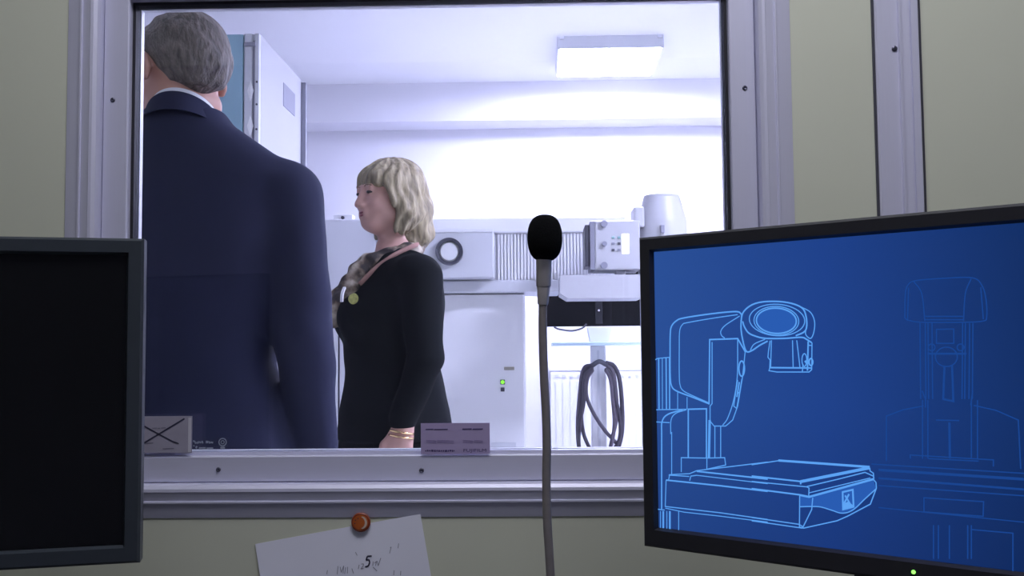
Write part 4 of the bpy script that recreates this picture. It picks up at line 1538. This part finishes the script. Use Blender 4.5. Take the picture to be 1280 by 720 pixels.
mg = thing('magnet', 'round orange magnet holding the paper below the window', 'magnet', (P(452, 652, WY).x, WY - .006, P(452, 652, WY).z))
M_OR = mat('orange_enamel', (.50, .115, .02), .35, noise=.15, scale=90)
M_ORD = mat('dark_orange_rim', (.30, .05, .015), .4, noise=.1)
rot = Matrix.Rotation(math.pi / 2, 4, 'X')
obj('disc', lathe(B(), [(.0125, -.0025), (.0132, -.002), (.0132, .0005), (.0118, .0015), (.011, .0010), (.004, .0012)], 32, rot), M_ORD, mg, smooth=True, angle=30)
obj('face', lathe(B(), [(.0106, .0012), (.0104, .0020), (.006, .0024), (.001, .0026)], 28, rot), M_OR, mg, smooth=True, angle=30)
bm = B()
cr = []
for i in range(13):
    a = math.radians(-68 + 136 * i / 12)
    cr.append((.0092 * math.cos(a), .0092 * math.sin(a)))
for i in range(13):
    a = math.radians(68 - 136 * i / 12)
    cr.append((-.0040 + .0100 * math.cos(a * .92), .0092 * math.sin(a) * .93))
bm.faces.new([bm.verts.new((x, -.0029, z)) for x, z in cr])
obj('crescent', bm, mat('cream_enamel', (.62, .50, .42), .4, noise=.05), mg)
for x, z in ((-.007, .0035), (-.0035, .0058), (-.0078, -.001)):
    obj('dot', disc_y(B(), (x, z), .0008, -.0030, -.0015, 8), M_INK, mg)


# ---- cards and marks on the glass
def text_mesh(txt, size, wid=None):
    cu = bpy.data.curves.new('t', 'FONT')
    cu.body = txt
    cu.size = size
    cu.align_x = 'LEFT'
    o_ = bpy.data.objects.new('t', cu)
    COL.objects.link(o_)
    dg = bpy.context.evaluated_depsgraph_get()
    me = bpy.data.meshes.new_from_object(o_.evaluated_get(dg))
    bpy.data.objects.remove(o_)
    bpy.data.curves.remove(cu)
    if wid:
        xs = [v.co.x for v in me.vertices]
        k = wid / (max(xs) - min(xs))
        for v in me.vertices:
            v.co.x = (v.co.x - min(xs)) * k
    return me


CY = 1.4275
LIFT = .0205


def card(name, label, px0, py0, px1, py1, pm):
    a, b = P(px0, py0, CY - LIFT), P(px1, py1, CY - LIFT)
    t = thing(name, label, 'card', ((a.x + b.x) / 2, CY - LIFT, b.z))
    x, z = (b.x - a.x) / 2, a.z - b.z
    bm = B()
    box(bm, (-x, -.0006, 0), (x, 0, z), .0)
    obj('sheet', bm, pm, t)
    return t, x, z


def on_card(t, bm, px, py, qx, qy, wd):
    a, b = P(px, py, CY - LIFT) - t.location, P(qx, qy, CY - LIFT) - t.location
    d = b - a
    n = Vector((-d.z, 0, d.x)).normalized() * wd * .5
    bm.faces.new([bm.verts.new((v.x, -.0010, v.z)) for v in (a + n, a - n, b - n, b + n)])


M_CARDL = mat('grey_lilac_paper', (.36, .34, .43), .8, noise=.1, scale=60)
t, _, _ = card('card', 'pale card with a handwritten black cross standing at the left end of the glass', 160, 520.5, 240, 566, M_CARDL)
bm = B()
Zc = lambda u, v: (170 + u / 9.846, 510 + v / 9.846)
on_card(t, bm, *Zc(-30, 510), *Zc(600, 130), .0022)
on_card(t, bm, *Zc(-30, 150), *Zc(440, 405), .0019)
on_card(t, bm, *Zc(440, 405), *Zc(530, 438), .0016)
obj('cross', bm, M_INK, t, label='black handwritten cross')
bm = B()
for u0, v0, u1 in ((205, 250, 262), (270, 252, 300), (310, 246, 370), (120, 432, 215), (330, 500, 470)):
    on_card(t, bm, *Zc(u0, v0), *Zc(u1, v0 - 4), .0011)
obj('print', bm, mat('faded_print', (.20, .19, .26), .8, noise=.1), t)
obj('fold', box(B(), (.0405, -.0012, .001), (.0445, -.0006, .049)), mat('pale_paper_edge', (.6, .58, .66), .8, noise=.05), t)

M_CARDR = mat('lilac_card', (.40, .33, .55), .7, noise=.05, scale=30)
t, _, _ = card('card', 'lilac printed card standing on the window ledge before the cardigan wearer', 526, 529, 612.5, 567, M_CARDR)
Zd = lambda u, v: (480 + u / 7.2, 500 + v / 7.2)
M_PRINT = mat('purple_print', (.07, .045, .16), .7, noise=.2, scale=200)
M_PRINT2 = mat('pale_purple_print', (.27, .21, .42), .7, noise=.2, scale=200)
me = text_mesh('FUJIFILM', .006, P(*Zd(920, 460), CY - LIFT).x - P(*Zd(716, 460), CY - LIFT).x)
a = P(*Zd(716, 466), CY - LIFT) - t.location
for v in me.vertices:
    v.co = Vector((a.x + v.co.x, -.0010, a.z + v.co.y))
me.materials.append(M_PRINT)
link(bpy.data.objects.new('wordmark', me), t)
bm = B()
for u0, v0, u1, wd in ((375, 264, 445, .0012), (452, 265, 575, .0012), (705, 262, 790, .0018), (798, 262, 890, .0016)):
    bh = B()
    on_card(t, bh, *Zd(u0, v0), *Zd(u1, v0 - 2), wd)
    obj('heading_line', bh, M_PRINT, t)
u = 372
while u < 632:
    wdl = random.choice((14, 18, 10, 22))
    on_card(t, bm, *Zd(u, 457 + random.uniform(-3, 3)), *Zd(min(u + wdl, 634), 456 + random.uniform(-3, 3)), random.uniform(.0016, .0028))
    u += wdl + 5
obj('footer_print', bm, M_PRINT, t)['kind'] = 'stuff'
bm = B()
for v in (362, 378):
    for u0, u1 in ((380, 470), (480, 630), (710, 800), (812, 890)):
        on_card(t, bm, *Zd(u0, v), *Zd(u1, v + 8), .0010)
obj('small_print', bm, M_PRINT2, t)

gm = thing('glass_marking', 'small pale etched lettering and round emblem at the lower left of the glass', 'marking', (P(262, 562, CY).x, CY, P(262, 560, CY).z))
M_ETCH = mat('pale_etching', (.30, .33, .36), .8, noise=.2, scale=300)
bm = B()


def mark(bm, u0, v0, u1, v1, wd):
    a, b = P(*Zc(u0, v0), CY) - gm.location, P(*Zc(u1, v1), CY) - gm.location
    d = b - a
    n = Vector((-d.z, 0, d.x)).normalized() * wd * .5
    bm.faces.new([bm.verts.new((v.x, -.0004, v.z)) for v in (a + n, a - n, b - n, b + n)])


for u0, v0, u1, v1, wd in ((705, 412, 722, 406, .003), (724, 404, 736, 440, .0018), (745, 420, 762, 436, .0022), (770, 408, 772, 436, .002), (782, 414, 802, 430, .002), (812, 405, 824, 434, .0022),
                          (860, 418, 892, 418, .0034), (900, 410, 912, 436, .002), (920, 420, 950, 428, .0022), (712, 455, 716, 475, .0014), (735, 480, 755, 486, .0034),
                          (775, 492, 860, 490, .0020), (870, 494, 950, 492, .0018), (1040, 488, 1095, 488, .0026)):
    mark(bm, u0, v0, u1, v1, wd)
obj('lettering', bm, M_ETCH, gm)
bm = B()
c = P(*Zc(1067, 420), CY) - gm.location
for r0, r1 in ((.0046, .0060), (.0018, .0028)):
    n = 28
    v0 = [bm.verts.new((c.x + r0 * math.cos(2 * math.pi * i / n), -.0004, c.z + r0 * math.sin(2 * math.pi * i / n))) for i in range(n)]
    v1 = [bm.verts.new((c.x + r1 * math.cos(2 * math.pi * i / n), -.0004, c.z + r1 * math.sin(2 * math.pi * i / n))) for i in range(n)]
    for i in range(n):
        j = (i + 1) % n
        bm.faces.new((v0[i], v0[j], v1[j], v1[i]))
obj('emblem', bm, M_ETCH, gm)
